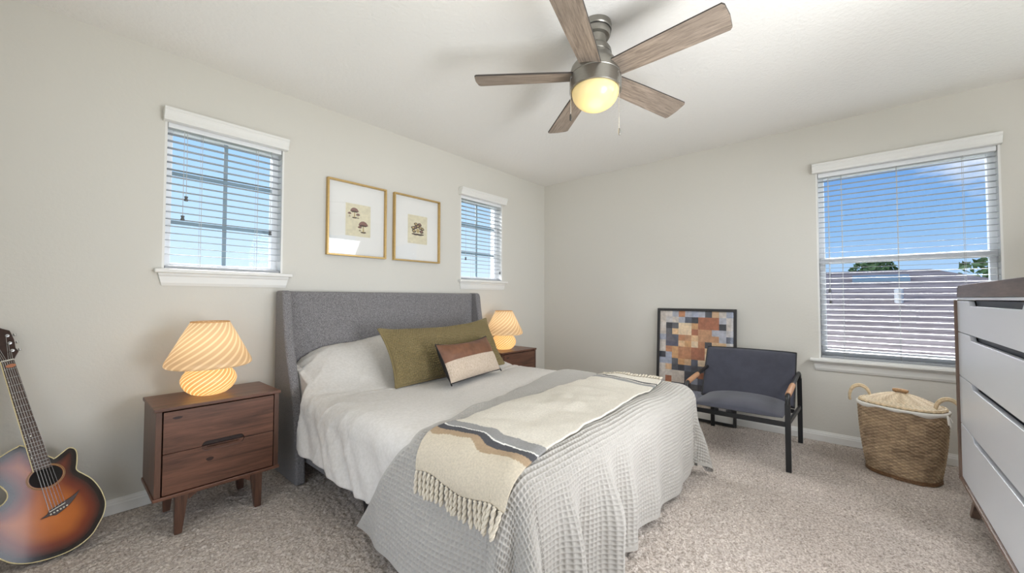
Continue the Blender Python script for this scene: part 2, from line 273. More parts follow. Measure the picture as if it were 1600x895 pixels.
class MB:
    def __init__(s): s.v = []; s.f = []; s.uv = {}; s.c = None
    def add(s, vs, fs):
        n = len(s.v); s.v += [tuple(p) for p in vs]; s.f += [tuple(i+n for i in f) for f in fs]; return n
    def box(s, x0, x1, y0, y1, z0, z1, mtx=None):
        vs = [Vector((x, y, z)) for z in (z0, z1) for y in (y0, y1) for x in (x0, x1)]
        if mtx: vs = [mtx @ p for p in vs]
        s.add(vs, [(0, 2, 3, 1), (4, 5, 7, 6), (0, 1, 5, 4), (2, 6, 7, 3), (0, 4, 6, 2), (1, 3, 7, 5)]); return s
    def hexa(s, bot, top):
        s.add(list(bot)+list(top), [(3, 2, 1, 0), (4, 5, 6, 7)]+[(i, (i+1) % 4, 4+(i+1) % 4, 4+i) for i in range(4)]); return s
    def prism(s, poly, p0, eu, ev, depth):
        """poly 2D points placed at p0 + u*eu + v*ev, extruded by the vector depth"""
        p0, eu, ev, depth = map(Vector, (p0, eu, ev, depth)); n = len(poly)
        a = [p0+eu*u+ev*v for u, v in poly]; b = [p+depth for p in a]
        s.add(a+b, [tuple(range(n)), tuple(range(2*n-1, n-1, -1))]+[((i+1) % n, i, n+i, n+(i+1) % n) for i in range(n)]); return s
    def tube(s, pts, r, n=8, closed=False):
        pts = [Vector(p) for p in pts]; m = len(pts); rr = r if isinstance(r, (list, tuple)) else [r]*m
        rings = []; prev = None
        for i, p in enumerate(pts):
            t = (pts[(i+1) % m]-pts[i-1]) if closed else (pts[min(i+1, m-1)]-pts[max(i-1, 0)])
            t = t.normalized() if t.length > 1e-9 else Vector((0, 0, 1))
            if prev is None: u = t.orthogonal().normalized()
            else:
                u = prev-t*prev.dot(t); u = u.normalized() if u.length > 1e-6 else t.orthogonal().normalized()
            prev = u; w = t.cross(u)
            rings.append([p+(u*cos(2*pi*k/n)+w*sin(2*pi*k/n))*rr[i] for k in range(n)])
        fs = []
        for i in range(m if closed else m-1):
            j = (i+1) % m
            fs += [(i*n+k, i*n+(k+1) % n, j*n+(k+1) % n, j*n+k) for k in range(n)]
        if not closed: fs += [tuple(range(n-1, -1, -1)), tuple((m-1)*n+k for k in range(n))]
        s.add([p for r_ in rings for p in r_], fs); return s
    def flatbar(s, pts, w, t, side):
        """flat bar along pts: width w along 'side', thickness t across"""
        side = Vector(side).normalized(); pts = [Vector(p) for p in pts]; m = len(pts); vs = []
        for i, p in enumerate(pts):
            d = (pts[min(i+1, m-1)]-pts[max(i-1, 0)]).normalized(); nrm = d.cross(side).normalized()
            for a, b in ((-1, -1), (1, -1), (1, 1), (-1, 1)): vs.append(p+side*a*w/2+nrm*b*t/2)
        fs = [(0, 1, 2, 3), tuple((m-1)*4+k for k in (3, 2, 1, 0))]
        for i in range(m-1): fs += [(i*4+k, (i+1)*4+k, (i+1)*4+(k+1) % 4, i*4+(k+1) % 4) for k in range(4)]
        s.add(vs, fs); return s
    def lathe(s, prof, n=48, c=(0, 0, 0), mtx=None, cap=False):
        vs = []; m = len(prof); base = len(s.v)
        for i, (r, z) in enumerate(prof):
            for k in range(n+1):
                p = Vector((r*cos(2*pi*k/n), r*sin(2*pi*k/n), z))
                p = (mtx @ p) if mtx else p+Vector(c); vs.append(p); s.uv[base+i*(n+1)+k] = (k/n, i/(m-1))
        N1 = n+1
        fs = [(i*N1+k, i*N1+k+1, (i+1)*N1+k+1, (i+1)*N1+k) for i in range(m-1) for k in range(n)]
        s.add(vs, fs)
        return s
    def grid(s, P, closed=False):
        a, b = P.shape[:2]; idx = np.arange(a*b).reshape(a, b); n0 = len(s.v)
        s.v += [tuple(p) for p in P.reshape(-1, 3).tolist()]
        jj = b if closed else b-1
        i, j = np.meshgrid(np.arange(a-1), np.arange(jj), indexing='ij'); j2 = (j+1) % b
        q = np.stack([idx[i, j], idx[i+1, j], idx[i+1, j2], idx[i, j2]], -1).reshape(-1, 4)+n0
        s.f += [tuple(t) for t in q.tolist()]; return s
    def build(s, name, m, parent=None, smooth=None, bevel=0, seg=2, colors=None, kind=None, label=None, solid=0, fix=True):
        off = Vector(parent.location) if parent is not None and not parent.parent else (Vector(parent.parent.location) if parent is not None else Vector((0, 0, 0)))
        if parent is not None and parent.type == 'MESH' and not parent.parent: off = Vector(parent.location)
        me = bpy.data.meshes.new(name)
        vs = s.v if off.length == 0 else [(p[0]-off.x, p[1]-off.y, p[2]-off.z) for p in s.v]
        me.from_pydata(vs, [], s.f); me.materials.append(m)
        if s.uv:
            ul = me.uv_layers.new(name='UVMap')
            for l in me.loops: ul.data[l.index].uv = s.uv.get(l.vertex_index, (0, 0))
        if colors is not None:
            ca = me.color_attributes.new('Col', 'FLOAT_COLOR', 'POINT'); ca.data.foreach_set('color', np.asarray(colors, dtype=np.float32).ravel())
        if fix and len(s.f) < 60000:
            bm = bmesh.new(); bm.from_mesh(me); bmesh.ops.recalc_face_normals(bm, faces=bm.faces); bm.to_mesh(me); bm.free()
        if smooth:
            me.polygons.foreach_set('use_smooth', [True]*len(me.polygons)); me.set_sharp_from_angle(angle=R(smooth))
        o = bpy.data.objects.new(name, me); COL.objects.link(o)
        if parent is not None: o.parent = parent
        if bevel:
            b = o.modifiers.new('bevel', 'BEVEL'); b.width = bevel; b.segments = seg; b.limit_method = 'ANGLE'; b.angle_limit = R(40); b.harden_normals = False
        if solid:
            d = o.modifiers.new('solid', 'SOLIDIFY'); d.thickness = solid; d.offset = -1
        if kind: o['kind'] = kind
        if label: o['label'] = label
        return o

def copy_tree(o, shift=(0, 0, 0)):
    """copy a thing with its parts and sub-parts"""
    r = o.copy(); COL.objects.link(r); r.location = Vector(o.location)+Vector(shift)
    for ch in list(o.children):
        c = ch.copy(); COL.objects.link(c); c.parent = r
        for g in ch.children:
            d = g.copy(); COL.objects.link(d); d.parent = c
    return r

def vnoise(x, y, seed=0):
    """smooth 2D value noise in [-1,1]"""
    t = np.random.default_rng(seed).random((256, 256))*2-1
    xi = np.floor(x).astype(int); yi = np.floor(y).astype(int); fx = x-xi; fy = y-yi
    fx = fx*fx*(3-2*fx); fy = fy*fy*(3-2*fy); g = lambda a, b: t[a % 256, b % 256]
    return (g(xi, yi)*(1-fx)+g(xi+1, yi)*fx)*(1-fy)+(g(xi, yi+1)*(1-fx)+g(xi+1, yi+1)*fx)*fy
def sstep(a, b, x):
    t = np.clip((x-a)/(b-a), 0, 1); return t*t*(3-2*t)
def normals(P):
    du = np.gradient(P, axis=0); dv = np.gradient(P, axis=1); n = np.cross(du, dv)
    return n/np.maximum(np.linalg.norm(n, axis=-1, keepdims=True), 1e-9)
def arc(c, r, a0, a1, n):
    return [(c[0]+r*cos(R(a0+(a1-a0)*i/n)), c[1]+r*sin(R(a0+(a1-a0)*i/n))) for i in range(n+1)]

# ------------------------------------------------------------------ the room
XL, YF, H, T = -4.8, -4.2, 2.74, 0.15
def holed_wall(name, axis, at, thick, u0, u1, holes):
    """wall in the plane axis=at, u along the wall; holes (u0,u1,z0,z1)"""
    b = MB(); us = sorted({u0, u1, *[h[0] for h in holes], *[h[1] for h in holes]}); zs = sorted({0, H, *[h[2] for h in holes], *[h[3] for h in holes]})
    uz = {}
    def vid(u, z, s):
        k = (u, z, s)
        if k not in uz:
            p = (u, at+s*thick, z) if axis == 'y' else (at+s*thick, u, z); uz[k] = len(b.v); b.v.append(p)
        return uz[k]
    solid = lambda i, j: 0 <= i < len(us)-1 and 0 <= j < len(zs)-1 and not any(h[0] <= us[i] < h[1] and h[2] <= zs[j] < h[3] for h in holes)
    for i in range(len(us)-1):
        for j in range(len(zs)-1):
            if not solid(i, j): continue
            A, B_, c, d = us[i], us[i+1], zs[j], zs[j+1]
            for s_ in (0, 1): b.f.append((vid(A, c, s_), vid(B_, c, s_), vid(B_, d, s_), vid(A, d, s_)))
            for ok, e in ((solid(i-1, j), ((A, c), (A, d))), (solid(i+1, j), ((B_, c), (B_, d))), (solid(i, j-1), ((A, c), (B_, c))), (solid(i, j+1), ((A, d), (B_, d)))):
                if not ok: b.f.append((vid(*e[0], 0), vid(*e[1], 0), vid(*e[1], 1), vid(*e[0], 1)))
    return b.build(name, M['wall'], kind='structure')
W1 = (-3.925, -3.25, 1.39, 2.33); W2 = (-1.512, -0.847, 1.41, 2.35); W3 = (-3.975, -2.938, 0.70, 2.32)
holed_wall('wall_back', 'y', 0.0, T, XL, 0.0, [W1, W2])
holed_wall('wall_right', 'x', 0.0, T, YF, 0.0+T, [W3])
holed_wall('wall_front', 'y', YF, -T, XL, 0.0, [(-4.76, -4.44, 0.4, 2.3), (-3.42, -2.38, 0.05, 2.35), (-2.25, -0.45, 1.55, 2.45)])  # two larger openings added to pass the fill lamps' light
holed_wall('wall_left', 'x', XL, -T, YF, 0.0, [(-3.0, -1.2, 0.05, 2.35)])  # opening added to pass the left fill lamp's light
cb = MB(); cb.box(XL-2.2, T, YF-2.2, T, H, H+0.1); cb.build('ceiling', M['ceil'], kind='structure')  # slab runs past the walls as an added overhang against the sun

# carpeted floor: looped pile as real relief
res = 0.0075
nx, ny = int((0-XL)/res), int((0-YF)/res)
gx, gy = np.meshgrid(np.linspace(XL, 0, nx), np.linspace(YF, 0, ny), indexing='ij')
gz = 0.0055*vnoise(gx/0.0115, gy/0.0115, 1)+0.0028*vnoise(gx/0.021, gy/0.021, 2)+0.0015*vnoise(gx/0.15, gy/0.15, 3)+0.002*rng.random(gx.shape)-0.004
fl = MB(); fl.grid(np.stack([gx, gy, gz], -1)); fo = fl.build('floor', M['carpet'], kind='structure', fix=False)
fo.data.polygons.foreach_set('use_smooth', [True]*len(fo.data.polygons))
if fo.data.polygons[0].normal.z < 0: fo.data.flip_normals()
sl = MB(); sl.box(XL-T, T, YF-T, T, -0.12, -0.02); sl.build('floor_slab', M['house_wall'], kind='structure')

bp_prof = [(0, 0), (0.016, 0), (0.016, 0.052), (0.013, 0.058), (0.0125, 0.066), (0.009, 0.072), (0.006, 0.083), (0, 0.083)]
b = MB(); b.prism(bp_prof, (XL, 0, 0), (0, -1, 0), (0, 0, 1), (-XL, 0, 0)); b.build('baseboard_back', M['trim'], kind='structure')
b = MB(); b.prism(bp_prof, (0, YF, 0), (-1, 0, 0), (0, 0, 1), (0, -YF, 0)); b.build('baseboard_right', M['trim'], kind='structure')
b = MB(); b.prism(bp_prof, (XL, YF, 0), (1, 0, 0), (0, 0, 1), (0, 1.2, 0)); b.build('baseboard_left', M['trim'], kind='structure')

# ------------------------------------------------------------------ windows and blinds
class Loc:
    """window frame of reference: u along the wall, d outwards, z up"""
    def __init__(s, axis): s.axis = axis
    def box(s, b, u0, u1, d0, d1, z0, z1):
        return b.box(u0, u1, d0, d1, z0, z1) if s.axis == 'y' else b.box(d0, d1, u0, u1, z0, z1)
    def p(s, u, d, z): return (u, d, z) if s.axis == 'y' else (d, u, z)
def make_window(n, axis, W, grille):
    L = Loc(axis); u0, u1, z0, z1 = W; fwid = 0.05; D = 0.085
    b = MB()
    L.box(b, u0, u0+fwid, D, D+0.06, z0, z1); L.box(b, u1-fwid, u1, D, D+0.06, z0, z1)
    L.box(b, u0+fwid, u1-fwid, D, D+0.06, z0, z0+fwid); L.box(b, u0+fwid, u1-fwid, D, D+0.06, z1-fwid, z1)
    w = b.build('window_%d' % n, M['vinyl'], kind='structure', bevel=0.003)
    b = MB(); e = 0.012
    L.box(b, u0, u0+e, 0, D, z0, z1); L.box(b, u1-e, u1, 0, D, z0, z1); L.box(b, u0+e, u1-e, 0, D, z1-e, z1); L.box(b, u0+e, u1-e, 0, D, z0, z0+e)
    b.build('jamb', M['trim'], w)
    b = MB(); L.box(b, u0+fwid, u1-fwid, D+0.028, D+0.032, z0+fwid, z1-fwid); b.build('pane', M['glass'], w)
    if grille:
        b = MB(); g = 0.011; zt = (z1-z0)/3; um = (u0+u1)/2
        L.box(b, um-g, um+g, D+0.012, D+0.024, z0+fwid, z1-fwid)
        for k in (1, 2): L.box(b, u0+fwid, u1-fwid, D+0.010, D+0.022, z0+zt*k-g, z0+zt*k+g)
        b.build('grille', M['grille'], w)
    else:
        b = MB(); L.box(b, u0+0.012, u1-0.012, D-0.012, D+0.05, 1.522, 1.568); b.build('meeting_rail', M['vinyl'], w, bevel=0.004)
        b = MB(); q = 0.036; a0, a1 = u0+0.016, u1-0.016
        L.box(b, a0, a0+q, D-0.008, D+0.03, z0+0.04, 1.53); L.box(b, a1-q, a1, D-0.008, D+0.03, z0+0.04, 1.53); L.box(b, a0+q, a1-q, D-0.008, D+0.03, z0+0.04, z0+0.085)
        b.build('lower_sash', M['vinyl'], w, bevel=0.003)
    # stool and apron
    b = MB(); x0, x1 = u0-0.034, u1+0.056 if axis == 'y' else u1+0.06
    x0 = u0-0.036 if axis == 'y' else u0-0.06
    L.box(b, x0, x1, -0.048, 0.0, z0-0.018, z0+0.006); L.box(b, u0, u1, 0.0, D, z0-0.01, z0+0.006)
    b.build('window_stool', M['trim'], w, bevel=0.006, seg=3)
    b = MB(); pr = [(0, 0), (-0.020, 0), (-0.020, -0.012), (-0.014, -0.022), (-0.014, -0.060), (-0.008, -0.078), (0, -0.078)]
    ins = lambda v: 0.018+0.018*min(1, -v/0.078)
    n_ = len(pr); vs = [L.p(x0+ins(v), d, z0-0.018+v) for d, v in pr]+[L.p(x1-ins(v), d, z0-0.018+v) for d, v in pr]
    b.add(vs, [tuple(range(n_)), tuple(range(2*n_-1, n_-1, -1))]+[(i, (i+1) % n_, n_+(i+1) % n_, n_+i) for i in range(n_)])
    b.build('apron', M['trim'], w)
    return w
make_window(1, 'y', W1, True); make_window(2, 'y', W2, True); make_window(3, 'x', W3, False)

def make_blind(axis, W, label, cords, wand, ladders, val_ext=(0.012, 0.012), vdz=-0.012):
    L = Loc(axis); u0, u1, z0, z1 = W; um = (u0+u1)/2
    loc = L.p(um, 0.0, z1); t = thing('window_blind', loc, label, 'blind', 'white slatted blinds on the three windows')
    # valance with a crown profile and returned ends
    b = MB(); pr = [(0.005, 0), (-0.052, 0), (-0.052, 0.018), (-0.058, 0.030), (-0.066, 0.048), (-0.066, 0.056), (-0.072, 0.062), (-0.072, 0.076), (0.005, 0.076)]
    v0 = z1-0.012+vdz; a0, a1 = u0-val_ext[0], u1+val_ext[1]; n_ = len(pr)
    vs = [L.p(a0, min(d, -0.001), v0+v) for d, v in pr]+[L.p(a1, min(d, -0.001), v0+v) for d, v in pr]
    b.add(vs, [tuple(range(n_)), tuple(range(2*n_-1, n_-1, -1))]+[(i, (i+1) % n_, n_+(i+1) % n_, n_+i) for i in range(n_)])
    b.build('valance', M['trim'], t, bevel=0.002)
    b = MB(); L.box(b, u0+0.016, u1-0.016, 0.008, 0.058, z1-0.050, z1-0.014); b.build('headrail', M['vinyl'], t, bevel=0.002)
    pitch = 0.0445; zz = z1-0.085; tilt = R(3.5); k = 0
    s = MB(); dc = 0.034; hw = 0.0245
    while zz > z0+0.055:
        n0 = len(s.v); pts = []
        for q in (-1, -0.5, 0, 0.5, 1):
            d = q*hw; cz = 0.0008*(1-q*q); pts.append((dc+d*cos(tilt), zz+d*sin(tilt)+cz))
        for (d, z) in pts: s.v += [L.p(u0+0.016, d, z), L.p(u1-0.016, d, z)]
        for (d, z) in pts: s.v += [L.p(u0+0.016, d, z+0.0028), L.p(u1-0.016, d, z+0.0028)]
        for q in range(4):
            i = n0+2*q; j = i+10; s.f += [(i, i+1, i+3, i+2), (j, j+2, j+3, j+1)]
            s.f += [(i, i+2, j+2, j), (i+1, j+1, j+3, i+3)]
        s.f += [(n0, n0+10, n0+11, n0+1), (n0+8, n0+9, n0+19, n0+18)]
        zz -= pitch; k += 1
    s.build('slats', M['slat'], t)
    b = MB(); L.box(b, u0+0.016, u1-0.016, 0.010, 0.058, z0+0.012, z0+0.030); b.build('bottom_rail', M['slat'], t, bevel=0.003)
    for lu in ladders:
        b = MB()
        for d in (0.008, 0.060): b.tube([L.p(lu, d, z1-0.05), L.p(lu, d, z0+0.02)], 0.0011, 5)
        b.tube([L.p(lu+0.004, 0.034, z1-0.05), L.p(lu+0.004, 0.034, z0+0.02)], 0.0010, 5)
        b.build('ladder_cord', M['cord'], t)
    for (cu, cz) in cords:
        b = MB(); b.tube([L.p(cu, 0.004, z1-0.05), L.p(cu, 0.003, (z1+cz)/2), L.p(cu, 0.004, cz)], 0.0016, 6); c = b.build('pull_cord', M['cord'], t, smooth=60)
        b = MB(); mt = Matrix.Translation(L.p(cu, 0.004, cz-0.028)); b.lathe([(0.0005, 0), (0.010, 0.0), (0.011, 0.006), (0.007, 0.016), (0.010, 0.026), (0.009, 0.03), (0.0005, 0.03)], 12, mtx=mt); b.build('cord_tassel', M['tassel'], c, smooth=50)
    return t
make_blind('y', W1, 'white slatted blind in the window over the guitar and left nightstand', [(-3.815, 1.86), (-3.83, 1.735), (-3.335, 1.70)], None, [-3.735, -3.415])
make_blind('y', W2, 'small white slatted blind in the window nearest the room corner', [(-1.43, 1.66), (-0.885, 1.53)], None, [-1.30, -1.02], val_ext=(0.03, 0.022))
make_blind('x', W3, 'large white slatted blind in the tall window over the wicker hamper', [(-3.02, 1.30), (-3.025, 1.20)], None, [-3.11, -3.45, -3.80], val_ext=(0.004, 0.02), vdz=-0.004)

# ------------------------------------------------------------------ outside
b = MB(); b.box(-30, 60, -50, 60, -3.3, -3.2); b.build('ground', M['lawn'], kind='structure')
hs = thing('neighbouring_house', (9, -3, -3.2), 'neighbouring house with a greyish-brown shingled hip roof outside the large window', 'house')
rx0, rx1, ry0, ry1, ez, rz = 4.2, 14.2, -9.5, 5.5, 0.16, 1.92
b = MB(); mid = (rx0+rx1)/2
b.add([(rx0, ry0, ez), (rx1, ry0, ez), (rx1, ry1, ez), (rx0, ry1, ez), (mid, ry0+5.0, rz), (mid, ry1-5.0, rz)], [(0, 1, 4), (1, 2, 5, 4), (2, 3, 5), (3, 0, 4, 5), (3, 2, 1, 0)])
rf = b.build('roof', M['roof'], hs)
b = MB(); b.box(rx0+0.5, rx1-0.5, ry0+0.5, ry1-0.5, -3.2, ez); b.build('house_wall', M['house_wall'], hs)
sl_ = (rz-ez)/(mid-rx0)
def on_roof(x): return ez+(x-rx0)*sl_
b = MB(); xx = 8.55; b.hexa([(xx-.22, -4.1, on_roof(xx-.22)), (xx+.1, -4.1, on_roof(xx+.1)), (xx+.1, -3.1, on_roof(xx+.1)), (xx-.22, -3.1, on_roof(xx-.22))], [(xx-.2, -4.1, on_roof(xx-.22)+.06), (xx+.1, -4.1, on_roof(xx+.1)+.06), (xx+.1, -3.1, on_roof(xx+.1)+.06), (xx-.2, -3.1, on_roof(xx-.22)+.06)])
b.build('ridge_vent', M['grille'], rf)
b = MB(); b.lathe([(0.001, -.1), (0.07, -.1), (0.07, 0.22), (0.075, 0.25), (0.05, 0.27), (0.001, 0.27)], 20, c=(7.0, -3.83, on_roof(7.0))); b.build('vent_pipe', M['vent'], rf, smooth=50)
def tree(loc, r, h, label):
    t = thing('tree', loc, label, 'tree', 'trees behind the neighbouring roof')
    b = MB(); b.tube([(loc[0], loc[1], loc[2]), (loc[0]+.1, loc[1], loc[2]+h*0.5), (loc[0]-.05, loc[1]+.1, loc[2]+h*.8)], [0.22, 0.16, 0.08], 8); b.build('trunk', M['bark'], t, smooth=60)
    b = MB()
    lobes = [(Vector((random.uniform(-1, 1)*r*.6, random.uniform(-1, 1)*r*.7, random.uniform(-.4, .35)*r)), random.uniform(.35, .6)*r) for _ in range(9)]
    for _ in range(1500):
        c, rr = random.choice(lobes); d = Vector((random.gauss(0, 1), random.gauss(0, 1), random.gauss(0, 1))).normalized()
        p = Vector(loc)+Vector((0, 0, h*.85))+c+d*rr*random.uniform(.75, 1.05); u = Vector((random.gauss(0, 1), random.gauss(0, 1), random.gauss(0, 1))).normalized(); v = u.orthogonal().normalized()
        s_ = random.uniform(.10, .20); b.add([p-u*s_, p+v*s_*.5, p+u*s_, p-v*s_*.5], [(0, 1, 2, 3)])
    b.build('crown', M['leaf'], t, fix=False)
tree((16, -7.6, -3.2), 1.8, 5.9, 'dense green tree outside the large window, directly above the dresser')
tree((22, -3.6, -3.2), 1.4, 6.4, 'lower green tree peeping over the middle of the roof ridge')
tree((17, -0.9, -3.2), 1.0, 6.0, 'small feathery tree showing over the left end of the roof ridge')

# ------------------------------------------------------------------ wall pictures
def blob(b, pts, y, cx, cz, s):
    n = len(b.v); b.v += [(cx+px*s, y, cz+pz*s) for px, pz in pts]; b.f.append(tuple(range(n, n+len(pts))))
def mushroom(bs, y, cx, cz, s, flip=1):
    cap, gill, stem = bs
    blob(stem, [(-.10, -.9), (.10, -.9), (.07, -.3), (.09, 0), (-.09, 0), (-.05, -.4)], y, cx, cz, s)
    blob(cap, [(-.62, -.06), (-.5, .22), (-.25, .42), (.05, .47), (.35, .36), (.55, .14), (.62, -.04), (.3, -.02), (0, .02), (-.3, -.02)], y-0.0002, cx, cz, s)
    blob(gill, [(-.60, -.06), (-.3, -.02), (0, .02), (.3, -.02), (.6, -.04), (.3, -.18), (0, -.15), (-.3, -.2)], y-0.0003, cx, cz, s)
    blob(gill, [(-.4, -.9), (-.2, -.82), (0, -.86), (.25, -.8), (.42, -.92), (.1, -1.0), (-.2, -.98)], y-0.0003, cx, cz, s)
ink_mat = attr_mat('printed_ink', 0.95, noise=(170, 0.4))
def picture(x0, x1, label, kind):
    z0, z1 = 1.566, 2.188; fwi, dep = 0.013, 0.036
    t = thing('framed_print', ((x0+x1)/2, -dep/2, z0), label, 'picture', 'pair of gold framed prints above the headboard')
    b = MB()
    o4 = [(x0, z0), (x1, z0), (x1, z1), (x0, z1)]; i4 = [(x0+fwi, z0+fwi), (x1-fwi, z0+fwi), (x1-fwi, z1-fwi), (x0+fwi, z1-fwi)]
    vs = [(x, -dep, z) for x, z in o4]+[(x, -dep, z) for x, z in i4]+[(x, -0.001, z) for x, z in o4]+[(x, -0.001, z) for x, z in i4]
    fs = []
    for i in range(4):
        j = (i+1) % 4; fs += [(i, j, 4+j, 4+i), (8+i, 12+i, 12+j, 8+j), (i, 8+i, 8+j, j), (4+i, 4+j, 12+j, 12+i)]
    b.add(vs, fs); b.build('frame', M['gold'], t, bevel=0.0015)
    b = MB(); b.box(x0+fwi, x1-fwi, -0.008, -0.003, z0+fwi, z1-fwi); b.build('mount', M['mat'], t)
    cx = (x0+x1)/2+0.008; cz = (z0+z1)/2; pw, ph = (0.222, 0.272)
    b = MB(); b.box(cx-pw/2, cx+pw/2, -0.0095, -0.008, cz-ph/2, cz+ph/2); pp = b.build('print_sheet', M['paper'], t)
    y = -0.0100; inks = [lin(140, 108, 100), lin(80, 66, 60), lin(186, 166, 120)]
    def printed(name, bs):
        o = MB(); cols = []
        for q_, c_ in zip(bs, inks): o.add(q_.v, q_.f); cols += [c_]*len(q_.v)
        o.build(name, ink_mat, pp, colors=cols, fix=False)
    if kind == 'mushrooms':
        for dx, dz, sz in ((-0.035, 0.075, 0.062), (-0.004, 0.045, 0.030), (-0.078, 0.05, 0.026), (0.045, -0.035, 0.070), (0.014, -0.058, 0.030)):
            bs = (MB(), MB(), MB()); mushroom(bs, y, cx+dx, cz+dz, sz); printed('printed_mushroom', bs)
    else:
        ca, gi, st = MB(), MB(), MB()
        for k in range(9):
            a = pi*(0.02+0.96*k/8); px, pz = cx+0.058*cos(a)*(1 if k % 2 else .75), cz-0.02+0.075*sin(a)*(1 if k % 2 else .7)
            blob(gi, [(cos(q)*.5-.1*sin(3*q), sin(q)*.36) for q in np.linspace(0, 2*pi, 11)[:-1]], y-0.0001*k, px, pz, 0.045)
            blob(st if k % 3 else ca, [(cos(q)*.3, sin(q)*.2+.05) for q in np.linspace(0, 2*pi, 11)[:-1]], y-0.0001*k-0.00005, px, pz, 0.045)
        for k in range(5): blob(gi, [(cos(q)*.9, sin(q)*.22) for q in np.linspace(0, 2*pi, 13)[:-1]], y-0.001-.0001*k, cx+(k-2)*0.022, cz-0.045-0.004*(k % 2), 0.03)
        blob(st, [(cos(q)*.5, sin(q)*.5) for q in np.linspace(0, 2*pi, 13)[:-1]], y-0.0016, cx, cz-0.01, 0.04)
        printed('printed_fungi', (ca, gi, st))
    b = MB(); b.box(x0+fwi, x1-fwi, -0.0150, -0.0140, z0+fwi, z1-fwi); b.build('glazing', M['pglass'], t)
    return t
picture(-2.940, -2.415, 'gold framed mushroom print hung nearer the left window', 'mushrooms')
picture(-2.336, -1.811, 'gold framed print of clustered leafy fungi hung nearer the far window', 'fungi')

# ------------------------------------------------------------------ bed
bed = thing('bed', (-2.33, -1.15, 0), 'grey upholstered wingback bed standing against the headboard wall', 'bed')
BX0, BX1 = -3.30, -1.36
b = MB(); b.box(BX0+0.06, BX1-0.06, -0.095, -0.024, 0.06, 1.268); b.build('headboard', M['headboard'], bed, bevel=0.018, seg=4, smooth=50)
wing = [(-0.024, 0.0), (-0.024, 1.272), (-0.125, 1.272), (-0.148, 1.262), (-0.158, 1.235), (-0.172, 1.13), (-0.188, 1.04), (-0.212, 0.94), (-0.25, 0.82), (-0.303, 0.69), (-0.352, 0.57), (-0.388, 0.46), (-0.412, 0.34), (-0.430, 0.2), (-0.445, 0.0)]
for xw in (BX0, BX1-0.062):
    b = MB(); b.prism(wing, (xw, 0, 0), (0, 1, 0), (0, 0, 1), (0.062, 0, 0)); b.build('wing', M['headboard'], bed, bevel=0.016, seg=4, smooth=50)
for xr in (-3.222, -1.512):
    b = MB(); b.box(xr, xr+0.05, -2.18, -0.10, 0.115, 0.33); b.build('side_rail', M['headboard'], bed, bevel=0.012, seg=3, smooth=50)
b = MB(); b.box(-3.16, -1.50, -2.19, -2.14, 0.115, 0.33); b.build('foot_rail', M['headboard'], bed, bevel=0.012, seg=3, smooth=50)
for lx in (-3.20, -2.36, -1.48):
    for ly in (-1.19, -2.14):
        b = MB(); b.hexa([(lx-.02, ly-.02, 0), (lx+.02, ly-.02, 0), (lx+.02, ly+.02, 0), (lx-.02, ly+.02, 0)], [(lx-.028, ly-.028, .125), (lx+.028, ly-.028, .125), (lx+.028, ly+.028, .125), (lx-.028, ly+.028, .125)]); b.build('leg', M['black_metal'], bed)
b = MB(); b.box(-3.165, -1.497, -2.13, -0.11, 0.22, 0.53); b.build('mattress', M['duvet'], bed, bevel=0.05, seg=4, smooth=60)

def drape(a, b, x0, x1, yf, r, top, flare, fold, floor_z=0.012):
    """cloth coordinates (a,b) laid over a bed top that ends at x0, x1 and yf"""
    ca = np.clip(a, x0, x1); cb = np.maximum(b, yf); ox = a-ca; oy = b-cb
    d = np.hypot(ox, oy); dd = np.maximum(d, 1e-9); nx_, ny_ = ox/dd, oy/dd
    th = d/r; q = pi*r/2; curved = d < q
    fl = flare(ca, cb, nx_, ny_); fl = np.clip(fl, 0, 0.9)
    out = np.where(curved, r*np.sin(np.minimum(th, pi/2)), r+fl*(d-q)); drop = np.where(curved, r*(1-np.cos(np.minimum(th, pi/2))), r+(d-q)*np.sqrt(1-fl*fl))
    out = out+fold(ca, cb, nx_, ny_, d)
    z = top(ca, cb)-drop; ex = np.maximum(floor_z-z, 0); z = np.maximum(z, floor_z)+0.25*ex*np.abs(np.sin(ex*40)); out = out+0.35*ex
    return np.stack([ca+nx_*out, cb+ny_*out, z], -1)

